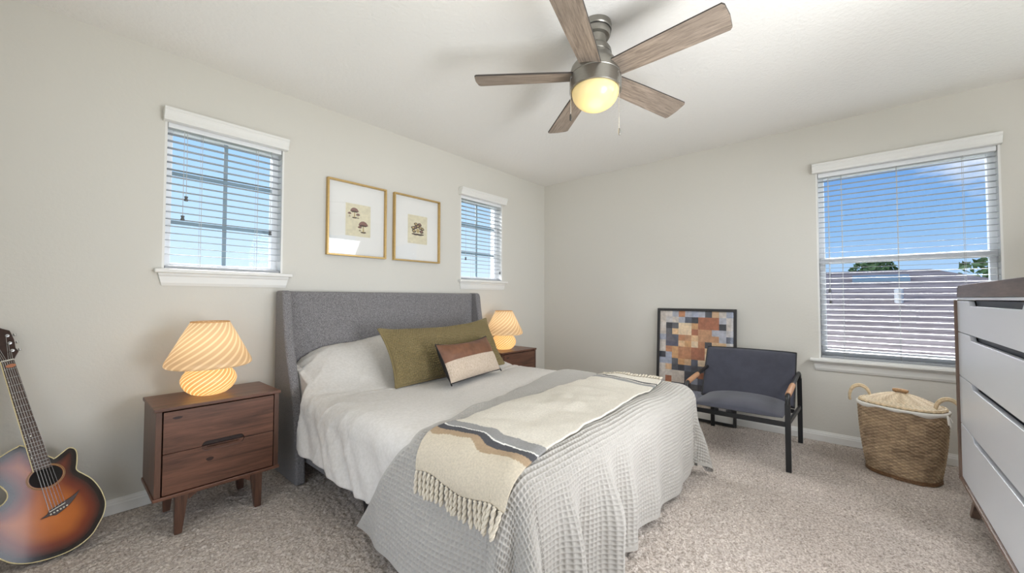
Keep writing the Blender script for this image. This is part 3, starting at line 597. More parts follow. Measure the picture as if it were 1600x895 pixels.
# white duvet with the bed pillows under it
def duvet_top(x, y):
    xx = (x+2.33)/0.95
    bul = (1-np.clip(np.abs(xx), 0, 1)**5.5)*(0.92+0.08*np.cos((x+2.33)*2*pi/0.95))
    fy = 1-sstep(0.14, 0.66, -y)
    base = 0.588+0.012*vnoise(x*2.3, y*2.3, 5)
    return base+0.325*bul*fy
nb, nd, nt_ = 220, 46, 150
def duvet_grid():
    bb = np.concatenate([np.linspace(-0.11, -2.22, nb-20), np.linspace(-2.23, -2.45, 20)])
    x0, x1, yf, r = -3.19, -1.47, -2.20, 0.11
    L0 = np.interp(-bb, [0.1, 0.45, 0.6, 0.96, 1.2, 2.5], [0.38, 0.37, 0.39, 0.41, 0.43, 0.43]); L1 = 0.42+0*bb
    P = []
    for i, y in enumerate(bb):
        a = np.concatenate([x0-L0[i]*np.linspace(1, 0, nd)[:-1], np.linspace(x0, x1, nt_), x1+L1[i]*np.linspace(0, 1, nd)[1:]])
        P.append(np.stack([a, np.full_like(a, y)], -1))
    P = np.array(P); a, y = P[..., 0], P[..., 1]
    top = lambda x, yy: duvet_top(x, yy)
    fl = lambda ca, cb, nx_, ny_: np.where(nx_ < 0, 0.04+0.12*(1-sstep(1.0, 1.5, -cb)), 0.03)*np.ones_like(ca)
    def fold(ca, cb, nx_, ny_, d):
        k = sstep(0.05, 0.30, d)*np.abs(nx_)*(1-0.75*sstep(1.3, 1.6, -cb))
        s = cb+0.9*d
        return k*(0.010*np.sin(s*17+1.2*vnoise(s*3, cb*2, 3))+0.006*np.sin(s*39+2*vnoise(s*4, cb*3, 4)))*sstep(0.35, 0.7, -cb)
    X = drape(a, y, x0, x1, yf, r, top, fl, fold)
    # bulge of the corner by the wing, then keep inside the wings
    n = normals(X); s = np.where(n[..., 2:3].mean() < 0, -1, 1)
    n = n*s
    w = np.zeros(a.shape)
    for ang, fr, am, sd in ((0.5, 9.0, 0.006, 11), (-0.35, 14.0, 0.004, 12), (0.75, 24.0, 0.004, 13)):
        c, s_ = cos(ang), sin(ang); u = a*c+y*s_; v = -a*s_+y*c
        ns = vnoise(u*fr*0.25+40, v*fr+40, sd); w += am*(1-np.abs(ns))**3*(0.4+0.9*sstep(0.0, 0.5, vnoise(u*2+9, v*2+9, sd+5)))
    side = sstep(-2.95, -3.35, a)
    w = w*(0.45+1.0*side)
    # gathered crease lines where the pillows end
    for (y0, am, wd) in ((-0.70, 0.010, 0.02), (-0.78, 0.006, 0.015)):
        yy = y0+0.05*np.sin(a*4)+0.03*vnoise(a*3, a*0, 8); w -= am*np.exp(-((y-yy)/wd)**2)*sstep(-3.2, -2.9, a)
    X = X+n*w[..., None]
    lim = np.interp(-X[..., 1], [0, 0.43, 0.56, 9], [-3.232, -3.232, -3.36, -3.40]); X[..., 0] = np.maximum(X[..., 0], lim)
    lim = np.interp(-X[..., 1], [0, 0.43, 0.56, 9], [-1.43, -1.43, -1.32, -1.30]); X[..., 0] = np.minimum(X[..., 0], lim)
    return X
DX = duvet_grid()
b = MB(); b.grid(DX); dv = b.build('duvet', M['duvet'], fix=True, smooth=180, solid=0.016)
props(dv, 'smooth white duvet covering the bed and its pillows, tucked at the headboard', 'duvet')

# grey waffle blanket over the foot of the bed
bx0, bx1, byf, br_ = -3.205, -1.455, -2.222, 0.115
def blanket_top(x, y): return 0.612+0.012*vnoise(x*2.3, y*2.3, 5)
def g_(x, c, w): return np.exp(-((x-c)/w)**2)
def bl_flare(ca, cb, nx_, ny_):
    ang = np.degrees(np.arctan2(np.abs(ny_), np.abs(nx_)))      # 0 = side, 90 = foot
    right = nx_ > 0
    f = np.where(right, 0.08+0.08*g_(ang, 50, 22)-0.06*g_(ang, 82, 7), 0.11+0.24*g_(ang, 45, 26))
    return np.where((np.abs(nx_) < 1e-6) & (np.abs(ny_) > 0.5), 0.015, f)
def bl_fold(ca, cb, nx_, ny_, d):
    k = sstep(0.10, 0.45, d)
    foot = np.abs(ny_)*(np.abs(nx_) < 0.02)
    f = foot*(0.075*g_(ca, -3.02, 0.05)-0.035*g_(ca, -2.90, 0.05)+0.085*g_(ca, -2.72, 0.05)-0.02*g_(ca, -2.60, 0.04)+0.045*g_(ca, -2.50, 0.045)-0.015*g_(ca, -2.35, 0.06)+0.020*g_(ca, -2.18, 0.06)-0.01*g_(ca, -2.0, .07)+0.016*g_(ca, -1.85, 0.07)+0.006*np.sin(ca*31)*sstep(-2.6, -1.6, ca))
    left = np.abs(nx_)*(np.abs(ny_) < 0.02)*(nx_ < 0)
    f = f+left*(0.030*np.sin((cb+1.9)*6.5+d*2)+0.018*g_(cb, -1.55, 0.08))
    ang = np.degrees(np.arctan2(np.abs(ny_), np.abs(nx_)))
    cr = (np.abs(nx_) > 0.02)*(np.abs(ny_) > 0.02)*(nx_ > 0)
    f = f+cr*0.06*(np.sin(np.radians(ang*6.0+60)))*sstep(0.2, 0.75, d)
    cl = (np.abs(nx_) > 0.02)*(np.abs(ny_) > 0.02)*(nx_ < 0)
    f = f+cl*0.045*np.sin(np.radians(ang*7.0))*np.sin(np.radians(2*ang))
    return f*k
def blanket_pt(a, y, lift=0.0):
    P = drape(a, y, bx0, bx1, byf, br_, blanket_top, bl_flare, bl_fold)
    n = normals(P)
    if n[..., 2].mean() < 0: n = -n
    # soft swell so that the cloth lies over a puffy duvet
    return P+n*(0.008*vnoise(a*5+7, y*5, 31)+0.004*vnoise(a*11+7, y*9, 32)+lift)[..., None], n
cell, per = 0.0205, 6
LA, LF, LR = 0.585, 0.645, 0.43
na = int((bx1-bx0+LA+LR)/cell*per); nbb = int(1.66/cell*per)
aa = np.linspace(bx0-LA, bx1+LR, na)
# upper edge runs slightly askew across the bed
def blanket_edge(a):
    top = -1.27+(-1.66+1.27)*np.clip((bx1-a)/(bx1-bx0), 0, 1)
    dl = np.maximum(bx0-a, 0); return top+np.interp(dl, [0, 0.1, 0.2, 0.6], [0, -0.02, 0.06, 0.36])
tt = np.linspace(0, 1, nbb)
A = np.repeat(aa[:, None], nbb, 1); E0 = blanket_edge(aa)[:, None]; yend = (byf-np.interp(aa, [bx0-LA, bx0, bx1-0.3, bx1, bx1+LR], [0.60, LF, LF, 0.60, 0.56]))[:, None]
# far-left part of the foot hem is a little shorter
B = E0+(yend-E0)*tt[None, :]
BP, BN = blanket_pt(A, B)
def waffle(u, v):
    return 0.0090*(np.maximum(np.abs(np.cos(pi*u/cell)), np.abs(np.cos(pi*v/cell)))**4-0.6)
hemmask = (1-sstep(0.0, 0.02, np.minimum(tt[None, :]*1.6, np.minimum((1-tt)[None, :]*1.6, np.minimum(A-(bx0-LA), (bx1+LR)-A)))-0.012))
Wv = waffle(A, B)*(1-hemmask)+0.001*hemmask
BP = BP+BN*Wv[..., None]; BP[..., 2] = np.maximum(BP[..., 2], 0.006)
b = MB(); b.grid(BP); bl = b.build('waffle_blanket', M['waffle'], smooth=180, fix=False)
if bl.data.polygons[len(bl.data.polygons)//2].normal.z < 0: bl.data.flip_normals()
props(bl, 'grey waffle-weave blanket spread over the foot of the bed, hanging to the carpet', 'blanket')

# cream striped throw with fringes
def throw():
    n1, n2 = 420, 130
    ta = np.linspace(-1.50, -3.385, n1); s = np.linspace(0, 1, n2)
    yl = np.interp(ta, [-3.40, -3.25, -3.0, -2.2, -1.5], [-1.80, -1.76, -1.725, -1.71, -1.665])
    yr = np.interp(ta, [-3.40, -3.25, -3.0, -2.2, -1.5], [-2.30, -2.285, -2.245, -2.20, -2.13])
    Aa = np.repeat(ta[:, None], n2, 1)+0.0*s; Bb = yl[:, None]+(yr-yl)[:, None]*s[None, :]
    Aa = Aa+0.012*np.sin(s*9)[None, :]
    lift = 0.022+0.006*(1+vnoise(Aa*6, Bb*6, 41))*np.sin(pi*np.clip(s, 0.02, 0.98))[None, :]+0.004*vnoise(Aa*14, Bb*14, 42)
    P, n = blanket_pt(Aa, Bb, lift)
    # stripes woven across the cloth, measured from the near end
    dist = (Aa-ta[-1]); wob = 0.010*np.sin(s*11+0.6)[None, :]+0.006*np.sin(s*23)[None, :]; dd = dist+wob
    cream, tan_, char, white, grey = lin(202, 191, 172)[:3], lin(168, 146, 120)[:3], lin(82, 82, 86)[:3], lin(232, 230, 226)[:3], lin(148, 147, 146)[:3]
    main = lin(214, 208, 196)[:3]
    C = np.zeros(Aa.shape+(4,)); C[..., 3] = 1
    def put(mask, c): C[mask, :3] = c
    put(dd > -1, cream); put(dd > 0.155, tan_); put(dd > 0.195, char); put(dd > 0.240, white); put(dd > 0.250, grey); put(dd > 0.320, main)
    far = (ta[0]-Aa)+wob*0.6
    put(far < 0.19, grey); put(far < 0.13, main); put(far < 0.115, char); put(far < 0.09, main)
    return P, n, C
TP, TN, TC = throw()
b = MB(); b.grid(TP)
th = thing('throw_blanket', tuple(TP[200, 65]), 'cream wool throw with grey and tan stripes and fringed ends laid across the bed', 'throw')
tb = b.build('throw_cloth', attr_mat('striped_wool', 0.98, spec=0.1, noise=(120, 0.12, 0.9)), th, smooth=180, colors=TC.reshape(-1, 4), fix=False, solid=0.010)
if tb.data.polygons[len(tb.data.polygons)//2].normal.z < 0: tb.data.flip_normals()
def fringe(row, nrow, length, count, droop, fr_=0.0058):
    b = MB(); P = TP[row]; Nn = TN[row]; dirv = TP[row]-TP[nrow]
    for k in range(count):
        f = (k+0.5)/count*(P.shape[0]-1); i = int(f); p = Vector(P[i]*(1-(f-i))+P[min(i+1, P.shape[0]-1)]*(f-i)); d = Vector(dirv[i]).normalized()
        nn = Vector(Nn[i]); ln = length*random.uniform(.85, 1.1); sx = random.uniform(-.2, .2)
        tang = Vector(P[min(i+1, P.shape[0]-1)]-P[max(i-1, 0)]).normalized()
        for ph in (0, pi):
            pts = []
            for j in range(13):
                t = j/12; q = p+d*ln*t*(1-droop*t*0.5)+Vector((0, 0, -1))*droop*ln*t*t*0.6+tang*sx*ln*t*t+nn*0.004
                q = q+tang*0.0042*cos(ph+t*11)+nn*0.0042*sin(ph+t*11); pts.append(q)
            b.tube(pts, [fr_]*11+[fr_*1.2, fr_*.6], 6)
    return b
fringe(-1, -13, 0.090, 19, 0.15).build('fringe', mat('cream_wool_cord', lin(208, 199, 182), 0.98, spec=0.1, noise=(200, 0.12, 3, (1, 1, 1))), th, smooth=60)
fringe(0, 11, 0.062, 22, 0.2, 0.0045).build('fringe', bpy.data.materials['cream_wool_cord'], th, smooth=60)

# ------------------------------------------------------------------ cushions
def cushion(W_, H_, T_, nu, nv, pinch=0.05, fn=None):
    """front and back sheets of a stuffed cushion; local x width, z height, y thickness"""
    u = np.linspace(-1, 1, nu); v = np.linspace(-1, 1, nv); U, V = np.meshgrid(u, v, indexing='ij')
    th_ = (1-np.abs(U)**2.6)**0.55*(1-np.abs(V)**2.6)**0.55
    X = U*W_/2*(1-pinch*(1-V*V)*np.abs(U)**3); Z = V*H_/2*(1-pinch*np.where(V > 0, 4.2, 0.6)*(1-U*U)*np.abs(V)**3)
    Y = -T_/2*th_
    F = np.stack([X, Y, Z], -1); Bk = np.stack([X, -Y, Z], -1)
    if fn is not None: F = F+fn(U, V, th_)
    return F, Bk, U, V
def put(P, m): 
    q = np.concatenate([P.reshape(-1, 3), np.ones((P.shape[0]*P.shape[1], 1))], 1) @ np.array(m).T
    return q[:, :3].reshape(P.shape)
def frame3(o, ex, ez):
    ex = Vector(ex).normalized(); ez = Vector(ez); ez = (ez-ex*ez.dot(ex)).normalized(); ey = ez.cross(ex)
    return Matrix(((ex.x, ey.x, ez.x, o[0]), (ex.y, ey.y, ez.y, o[1]), (ex.z, ey.z, ez.z, o[2]), (0, 0, 0, 1)))
# olive waffle cushion
TLc, TRc, BLc = Vector((-2.785, -0.50, 0.980)), Vector((-1.72, -0.53, 1.017)), Vector((-2.715, -0.72, 0.602))
m_ol = frame3((TLc+TRc)/2+(BLc-TLc)*0.5+Vector((0.0, -0.02, 0)), TRc-TLc, TLc-BLc)
gw, gh = 1.10, 0.46
def olive_fn(U, V, th_):
    r = V*14; row = np.floor(r); ph = (row % 2)*0.5
    c = U*28+ph+0.35*np.sin(pi*(r-row)); h = 0.0140*np.abs(np.sin(pi*c))**0.8*(0.35+0.65*np.abs(np.sin(pi*r)))
    h = h+0.010*vnoise(U*3, V*2, 51)
    o = np.zeros(U.shape+(3,)); o[..., 1] = -h*np.clip(th_*3, 0, 1); return o
F, Bk, U, V = cushion(gw, gh, 0.19, 420, 170, 0.06, olive_fn)
oc = thing('olive_cushion', tuple(m_ol.translation), 'large olive green waffle cushion propped on the white duvet', 'cushion')
b = MB(); b.grid(put(F, m_ol)); b.grid(put(Bk[::4, ::4], m_ol)); b.build('cushion_cover', M['olive'], oc, smooth=180, fix=False)
edge = [Vector(p) for p in np.concatenate([F[:, 0][::8], F[-1, :][::8], F[::-1, -1][::8], F[0, ::-1][::8]])]
b = MB(); b.tube([m_ol @ p for p in edge], 0.008, 8, closed=True); b.build('piping', M['olive'], oc, smooth=60)
# small leather and linen lumbar cushion
m_br = frame3((-2.245, -0.945, 0.762), (0.60, 0.09, 0.012), (-0.02, 0.17, 0.31))
F, Bk, U, V = cushion(0.61, 0.30, 0.15, 90, 60, 0.05, lambda U, V, t: np.stack([0*U, -0.006*vnoise(U*4, V*4, 61)*t, 0*U], -1))
lc = thing('lumbar_cushion', tuple(m_br.translation), 'small brown leather and oatmeal linen cushion leaning on the olive cushion', 'cushion')
k = 29
b = MB(); b.grid(put(F[:, k:], m_br)); b.build('leather_panel', M['leather'], lc, smooth=180, label='brown leather upper half')
b = MB(); b.grid(put(F[:, :k+1], m_br)); b.build('linen_panel', M['linen'], lc, smooth=180, label='oatmeal linen lower half')
Bk = Bk*np.array([1, 1.5, 1]); b = MB(); b.grid(put(Bk, m_br)); b.build('cushion_back', M['blackf'], lc, smooth=180, label='black back')
edge = [m_br @ Vector(p) for p in np.concatenate([F[:, 0][::4], F[-1, :][::4], F[::-1, -1][::4], F[0, ::-1][::4]])]
b = MB(); b.tube(edge, 0.0045, 6, closed=True)
for i_, j_ in ((0, 0), (-1, 0)):
    p = m_br @ Vector(F[i_, j_]); b.tube([p, p+Vector((0.002, -0.004, -0.006)), p+Vector((0.0, -0.012, -0.012))], [0.004, 0.006, 0.005], 6)
b.build('edge_trim', M['blackf'], lc, smooth=60)

# ------------------------------------------------------------------ nightstands
NX0, NX1, NY0, NY1, NZ = -4.010, -3.432, -0.545, -0.155, 0.660
ns = thing('nightstand', ((NX0+NX1)/2, (NY0+NY1)/2, 0), 'dark walnut two-drawer nightstand at the left of the bed, beside the guitar', 'nightstand', 'pair of walnut nightstands')
b = MB(); b.box(NX0, NX1, NY0, NY1, NZ-0.018, NZ); b.build('table_top', M['walnut'], ns, bevel=0.003)
b = MB(); b.box(NX0+0.002, NX1-0.002, NY0, NY1, 0.197, 0.214); b.build('bottom_panel', M['walnut'], ns, bevel=0.003)
for x in (NX0+0.008, NX1-0.033):
    b = MB(); b.box(x, x+0.025, NY0+0.006, NY1, 0.214, NZ-0.018); b.build('side_panel', M['walnutZ'], ns, bevel=0.002)
b = MB(); b.box(NX0+0.033, NX1-0.033, NY1-0.012, NY1-0.002, 0.214, NZ-0.018); b.build('back_panel', M['walnut_shade'], ns)
dx0, dx1, dz0, dz1, dzm = NX0+0.038, NX1-0.038, 0.220, NZ-0.024, 0.424
cxn = (dx0+dx1)/2+0.005; hl, hr = 0.098, 0.025
def notch(up):
    s = 1 if up else -1
    pts = []
    for q in arc((cxn-hl+hr, 0), hr, 180, 90, 6): pts.append((q[0], q[1]))
    for q in arc((cxn+hl-hr, 0), hr, 90, 0, 6): pts.append((q[0], q[1]))
    return [(x, s*z) for x, z in pts]
for upper in (True, False):
    n_ = notch(upper); g = 0.0015
    if upper: poly = [(dx0, dz1), (dx0, dzm+g)]+[(x, dzm+max(z, g)) for x, z in n_]+[(dx1, dzm+g), (dx1, dz1)]
    else: poly = [(dx0, dz0), (dx0, dzm-g)]+[(x, dzm+min(z, -g)) for x, z in n_]+[(dx1, dzm-g), (dx1, dz0)]
    b = MB(); b.prism(poly, (0, NY0+0.004, 0), (1, 0, 0), (0, 0, 1), (0, 0.018, 0)); b.box(dx0+.004, dx1-.004, NY0+0.03, NY1-0.02, (dzm+0.03 if upper else dz0+.005), (dz1-.005 if upper else dzm-0.03))
    dr = b.build('drawer', M['walnut'], ns, bevel=0.0015)
    b = MB(); zc = dzm+(0.010 if upper else -0.011)
    pl_ = arc((cxn-hl+hr, 0), hr+0.001, 270, 90, 8)+arc((cxn+hl-hr, 0), hr+0.001, 90, -90, 8)
    if upper: pl_ = [(x, max(z, 0.001)) for x, z in pl_]
    else: pl_ = [(x, min(z, -0.001)) for x, z in pl_]
    b.prism(pl_, (0, NY0+(0.019 if upper else 0.013), dzm), (1, 0, 0), (0, 0, 1), (0, 0.006, 0))
    if not upper:   # finger lip of the lower drawer
        b.prism([(0, 0), (0.016, 0), (0.016, -0.006), (0.006, -0.008)], (cxn-hl+hr, NY0+0.004, dzm-0.004), (0, 1, 0), (0, 0, 1), (2*(hl-hr), 0, 0))
    b.build('finger_pull', M['walnut_shade'] if upper else M['walnut'], dr)  # upper pull darkened to stand in for recess shade
for (x, z, rx_, rz_) in ((dx0+0.215-0.02, 0.350, 0.017, 0.010), (dx0+0.055, dz1-0.035, 0.020, 0.007)):
    b = MB(); pts = [(x+rx_*cos(q)*(1+.12*sin(3*q)), NY0+0.0036, z+rz_*sin(q)) for q in np.linspace(0, 2*pi, 18)[:-1]]; b.v += pts; b.f.append(tuple(range(len(pts)))); b.build('wood_knot', M['knot'], ns)
for sx, xt in ((1, NX0+0.118), (-1, NX1-0.118)):
    for sy, yt in ((1, NY0+0.030), (-1, NY1-0.030)):
        x0, x1 = (xt-0.028, xt+0.028); y0, y1 = yt-0.022, yt+0.022; xb0, xb1 = (xt-0.028+0.002, xt+0.006) if sx > 0 else (xt-0.006, xt+0.026)
        b = MB(); b.hexa([(xb0, y0+.004, 0), (xb1, y0+.004, 0), (xb1, y1-.008, 0), (xb0, y1-.008, 0)], [(x0, y0, .197), (x1, y0, .197), (x1, y1, .197), (x0, y1, .197)]); b.build('leg', M['walnutZ'], ns, bevel=0.003)
b = MB(); b.prism([(NX0+.146, .197), (NX1-.146, .197), (NX1-.150, .160), (NX1-.185, .186), (NX0+.185, .186), (NX0+.150, .160)], (0, NY0+0.022, 0), (1, 0, 0), (0, 0, 1), (0, 0.018, 0)); b.build('apron', M['walnut'], ns)
NSH = (-1.350-NX0, 0.085, 0)
ns2 = copy_tree(ns, NSH); ns2['label'] = 'dark walnut nightstand on the far side of the bed, near the room corner'

# ------------------------------------------------------------------ mushroom lamps
LX, LY = -3.745, -0.335
lamp = thing('table_lamp', (LX, LY, NZ), 'lit swirled glass mushroom lamp on the left nightstand, beside the guitar', 'lamp', 'pair of swirled glass mushroom lamps')
pb = [(0.02, 0.0), (0.060, 0.001), (0.085, 0.010), (0.112, 0.032), (0.130, 0.064), (0.134, 0.088), (0.126, 0.115), (0.108, 0.140), (0.086, 0.158), (0.07, 0.172), (0.06, 0.19)]
def dense(p, n=40):
    z = np.concatenate([[0], np.cumsum([math.dist(p[i], p[i+1]) for i in range(len(p)-1)])]); z = z/z[-1]; q = np.linspace(0, 1, n); return list(zip(np.interp(q, z, [a for a, _ in p]), np.interp(q, z, [c for _, c in p])))
b = MB(); b.lathe(dense(pb), 96, c=(LX, LY, NZ+0.0005)); b.build('lamp_base', M['lamp_base'], lamp, smooth=60)
ps = [(0.150, 0.160), (0.188, 0.163), (0.203, 0.170), (0.208, 0.180), (0.205, 0.196), (0.190, 0.226), (0.158, 0.290), (0.128, 0.352), (0.105, 0.396), (0.096, 0.414), (0.092, 0.420), (0.085, 0.416)]
b = MB(); b.lathe(dense(ps, 60), 96, c=(LX, LY, NZ)); b.build('lamp_shade', M['lamp_shade'], lamp, smooth=60)
b = MB(); b.tube([(LX+0.092*cos(q), LY+0.092*sin(q), NZ+0.4195) for q in np.linspace(0, 2*pi, 49)[:-1]], 0.0035, 8, closed=True); b.build('shade_rim', M['lamp_base'], lamp, smooth=60)
lamp2 = copy_tree(lamp, (-1.105-LX, -0.262-LY, 0)); lamp2['label'] = 'lit swirled glass mushroom lamp on the far nightstand, near the room corner'
for (x, y) in ((LX, LY), (-1.105, -0.262)):
    for dz, e in ((0.255, 1.45), (0.085, 0.75)):
        l = bpy.data.lights.new('lamp_bulb', 'POINT'); l.energy = e; l.color = (1.0, 0.76, 0.46); l.shadow_soft_size = 0.045
        o = bpy.data.objects.new('lamp_bulb', l); COL.objects.link(o); o.location = (x, y, NZ+dz)

# ------------------------------------------------------------------ leaning poster
def poster():
    y0, y1 = -2.318, -1.556; lean = math.atan2(0.085, 1.10); Hh = 1.105
    t = thing('framed_poster', (-0.07, (y0+y1)/2, 0), 'black framed poster of orange and slate colour blocks leaning on the wall behind the armchair', 'picture')
    base = Vector((-0.112, 0, 0.004)); upv = Vector((sin(lean), 0, cos(lean))); nrm = Vector((-cos(lean), 0, sin(lean)))
    mm = Matrix(((nrm.x, 0, upv.x, base.x), (0, 1, 0, 0), (nrm.z, 0, upv.z, base.z), (0, 0, 0, 1)))   # local x = out of picture, z = up the picture
    Hh = 1.112; f = 0.026; d = 0.022
    b = MB(); b.box(0, d, y0, y0+f, 0, Hh, mm); b.box(0, d, y1-f, y1, 0, Hh, mm); b.box(0, d, y0+f, y1-f, 0, f, mm); b.box(0, d, y0+f, y1-f, Hh-f, Hh, mm); b.build('frame', M['frame_black'], t, bevel=0.002)
    b = MB(); b.box(0.001, 0.006, y0+f, y1-f, f, Hh-f, mm); b.build('backing_board', M['mat'], t)
    # colour-block print
    r2 = random.Random(19); ncol, nrow = 11, 16; b = MB(); cols = []
    pal_dark = [(70, 72, 80), (84, 86, 94), (98, 98, 104), (58, 60, 68), (92, 96, 112)]
    pal_warm = [(206, 158, 112), (226, 190, 148), (188, 132, 96), (214, 178, 140), (170, 108, 80), (232, 208, 176), (196, 148, 112)]
    pal_pale = [(196, 192, 192), (206, 196, 186), (176, 178, 188), (212, 204, 196), (168, 174, 192)]
    grid_ = [[None]*nrow for _ in range(ncol)]
    for i in range(ncol):
        for j in range(nrow):
            u, v = (i+.5)/ncol, (j+.5)/nrow
            w = math.hypot((u-.42)/.30, (v-.66)/.22)+r2.uniform(-.25, .25); e = max(abs(u-.5)/.5, abs(v-.5)/.5)+r2.uniform(-.12, .12)
            grid_[i][j] = r2.choice(pal_warm) if w < .95 else (r2.choice(pal_pale) if e > .80 and r2.random() < .85 else (r2.choice(pal_warm) if r2.random() < .14 else (r2.choice(pal_pale) if r2.random() < .12 else r2.choice(pal_dark))))
    for _ in range(16):   # merge neighbours into larger blocks
        i, j = r2.randrange(ncol-2), r2.randrange(nrow-2); c = grid_[i][j]
        for a in range(r2.choice((2, 2, 3))):
            for k in range(r2.choice((1, 2, 2))):
                if i+a < ncol and j+k < nrow: grid_[i+a][j+k] = c
    Y0, Y1, Z0, Z1 = y0+f, y1-f, f+0.075, Hh-f
    for i in range(ncol):
        for j in range(nrow):
            ya = Y1-(Y1-Y0)*i/ncol; yb = Y1-(Y1-Y0)*(i+1)/ncol; za = Z0+(Z1-Z0)*j/nrow; zb = Z0+(Z1-Z0)*(j+1)/nrow
            b.add([mm @ Vector((0.0075, y, z)) for y, z in ((ya, za), (yb, za), (yb, zb), (ya, zb))], [(0, 1, 2, 3)]); cols += [lin(*grid_[i][j])]*4
    b.build('colour_block_print', attr_mat('printed_blocks', 0.7, noise=(24, 0.22)), t, colors=cols, fix=False)
    b = MB(); b.box(0.012, 0.013, Y0, Y1, f, Z1, mm); b.build('glazing', M['pglass'], t)
poster()

# ------------------------------------------------------------------ armchair
ch = thing('armchair', (-0.56, -2.48, 0), 'charcoal velvet armchair with black metal frame and tan leather arm wraps', 'armchair')
CY0, CY1 = -2.812, -2.128; CF, CB_ = -0.935, -0.175
for y in (CY0, CY1):
    b = MB(); b.flatbar([(CF, y, 0), (CF, y, 0.25), (CF+.002, y, 0.475)], 0.034, 0.016, (0, 1, 0)); b.build('leg', M['black_metal'], ch, bevel=0.002)
    b = MB(); b.flatbar([(CB_-.005, y, 0), (CB_, y, 0.3), (CB_-.008, y, 0.545)], 0.034, 0.016, (0, 1, 0)); b.build('leg', M['black_metal'], ch, bevel=0.002)
    arm = [(CF+.002, y, 0.47), (CF+.004, y, 0.500), (CF+0.014, y, 0.522), (CF+0.040, y, 0.532), (CF+.12, y, 0.540), (-0.55, y, 0.568), (-0.28, y, 0.590), (CB_-.05, y, 0.592), (CB_-0.02, y, 0.578), (CB_-.008, y, 0.54)]
    b = MB(); b.tube(arm, 0.015, 12); b.build('arm', M['black_metal'], ch, smooth=50)
    b = MB(); wr = [(CF+0.035, y, 0.531), (CF+.12, y, 0.540), (CF+.22, y, 0.550), (CF+.30, y, 0.558)]; b.tube(wr, [0.019, 0.020, 0.020, 0.019], 14); b.build('arm_wrap', M['tan'], ch, smooth=50, label='tan leather wrap on the arm')
    b = MB(); b.flatbar([(CF, y, 0.335), (CB_, y, 0.300)], 0.018, 0.030, (0, 1, 0)); b.build('side_rail', M['black_metal'], ch, bevel=0.002)
b = MB(); b.box(CF-.008, CF+.012, CY0+.017, CY1-.017, 0.312, 0.345); b.build('front_rail', M['black_metal'], ch, bevel=0.002)
b = MB(); b.box(-0.40, -0.38, CY0+.017, CY1-.017, 0.29, 0.32); b.build('rear_rail', M['black_metal'], ch, bevel=0.002)
def pad(nu, nv, fn, back):
    u = np.linspace(-1, 1, nu); v = np.linspace(-1, 1, nv); U, V = np.meshgrid(u, v, indexing='ij'); b = MB(); b.grid(fn(U, V, 1)); b.grid(fn(U, V, -1)); return b
def seat_fn(U, V, s):
    e = (1-np.abs(U)**4)**0.5*(1-np.abs(V)**4)**0.5; x = -0.625+0.315*V*(-1); y = -2.47+0.312*U
    z = 0.372-0.020*(x+0.94)+(0.028+0.034*(1-U*U)*(0.6+0.4*(1-V*V)))*e*(1 if s > 0 else 0)-0.020*e*(1 if s < 0 else 0)
    return np.stack([x, y, z], -1)
pad(50, 40, seat_fn, 0).build('seat_cushion', M['velvet'], ch, smooth=180)
def back_fn(U, V, s):
    e = (1-np.abs(U)**10)**0.5*(1-np.abs(V)**10)**0.5; h = (V+1)/2; y = -2.455+0.345*U; zc = 0.345+0.415*h
    xc = -0.43+0.215*h+0.030*(1-U*U)-0.022*np.abs(U)**6
    x = xc-s*0.032*e-(0.012*(1-U*U)*e if s > 0 else 0)
    return np.stack([x, y, zc], -1)
pad(60, 44, back_fn, 0).build('backrest', M['velvet'], ch, smooth=180)
edge = [(p[0], p[1], p[2]) for p in np.concatenate([back_fn(*np.meshgrid(np.linspace(-1, 1, 25), [1.0], indexing='ij'), 1)[:, 0], back_fn(*np.meshgrid([1.0], np.linspace(1, -1, 15), indexing='ij'), 1)[0], back_fn(*np.meshgrid(np.linspace(1, -1, 25), [-1.0], indexing='ij'), 1)[:, 0], back_fn(*np.meshgrid([-1.0], np.linspace(-1, 1, 15), indexing='ij'), 1)[0]])]
b = MB(); b.tube(edge, 0.006, 6, closed=True); b.build('piping', M['black_metal'], ch, smooth=60)

# ------------------------------------------------------------------ wicker hamper
hx, hy = -0.452, -3.412
hm = thing('laundry_hamper', (hx, hy, 0), 'oval wicker laundry hamper with lid and white liner under the large window', 'hamper')
hm.rotation_euler = (0, 0, R(-24))
def oval(th, z, extra=0.0):
    k = np.clip(z/0.47, 0, 1); ra = 0.182+(0.228-0.182)*k+0.010*np.sin(pi*k); rb = 0.135+(0.165-0.135)*k+0.006*np.sin(pi*k)
    c, s = np.cos(th), np.sin(th); p = 2.5; q = (np.abs(c)**p+np.abs(s)**p)**(-1/p)
    return hx+(rb+extra)*q*s, hy+(ra+extra)*q*c
NS_, NR = 64, 44; nth, nz_ = NS_*6, NR*5
TH, Zg = np.meshgrid(np.linspace(0, 2*pi, nth+1)[:-1], np.linspace(0.004, 0.468, nz_), indexing='xy')
rowf = Zg/0.468*NR; row = np.floor(rowf); wv = 0.0038*np.cos(NS_/2*TH+pi*row)*np.abs(np.sin(pi*(rowf-row)))**0.6+0.0025*np.abs(np.sin(pi*(rowf-row)))
Xo, Yo = oval(TH, Zg, wv); P = np.stack([Xo, Yo, Zg], -1)
tone = 0.5+0.5*vnoise(TH*7+row*3.1, row*1.7, 71); stake = 0.5+0.5*vnoise(np.floor(TH*NS_/(2*pi)/4)*1.7+5, row*.12, 72); tt_ = np.clip(0.55*tone+0.45*stake, 0, 1)
gap = np.abs(np.sin(pi*(rowf-row)))**0.5
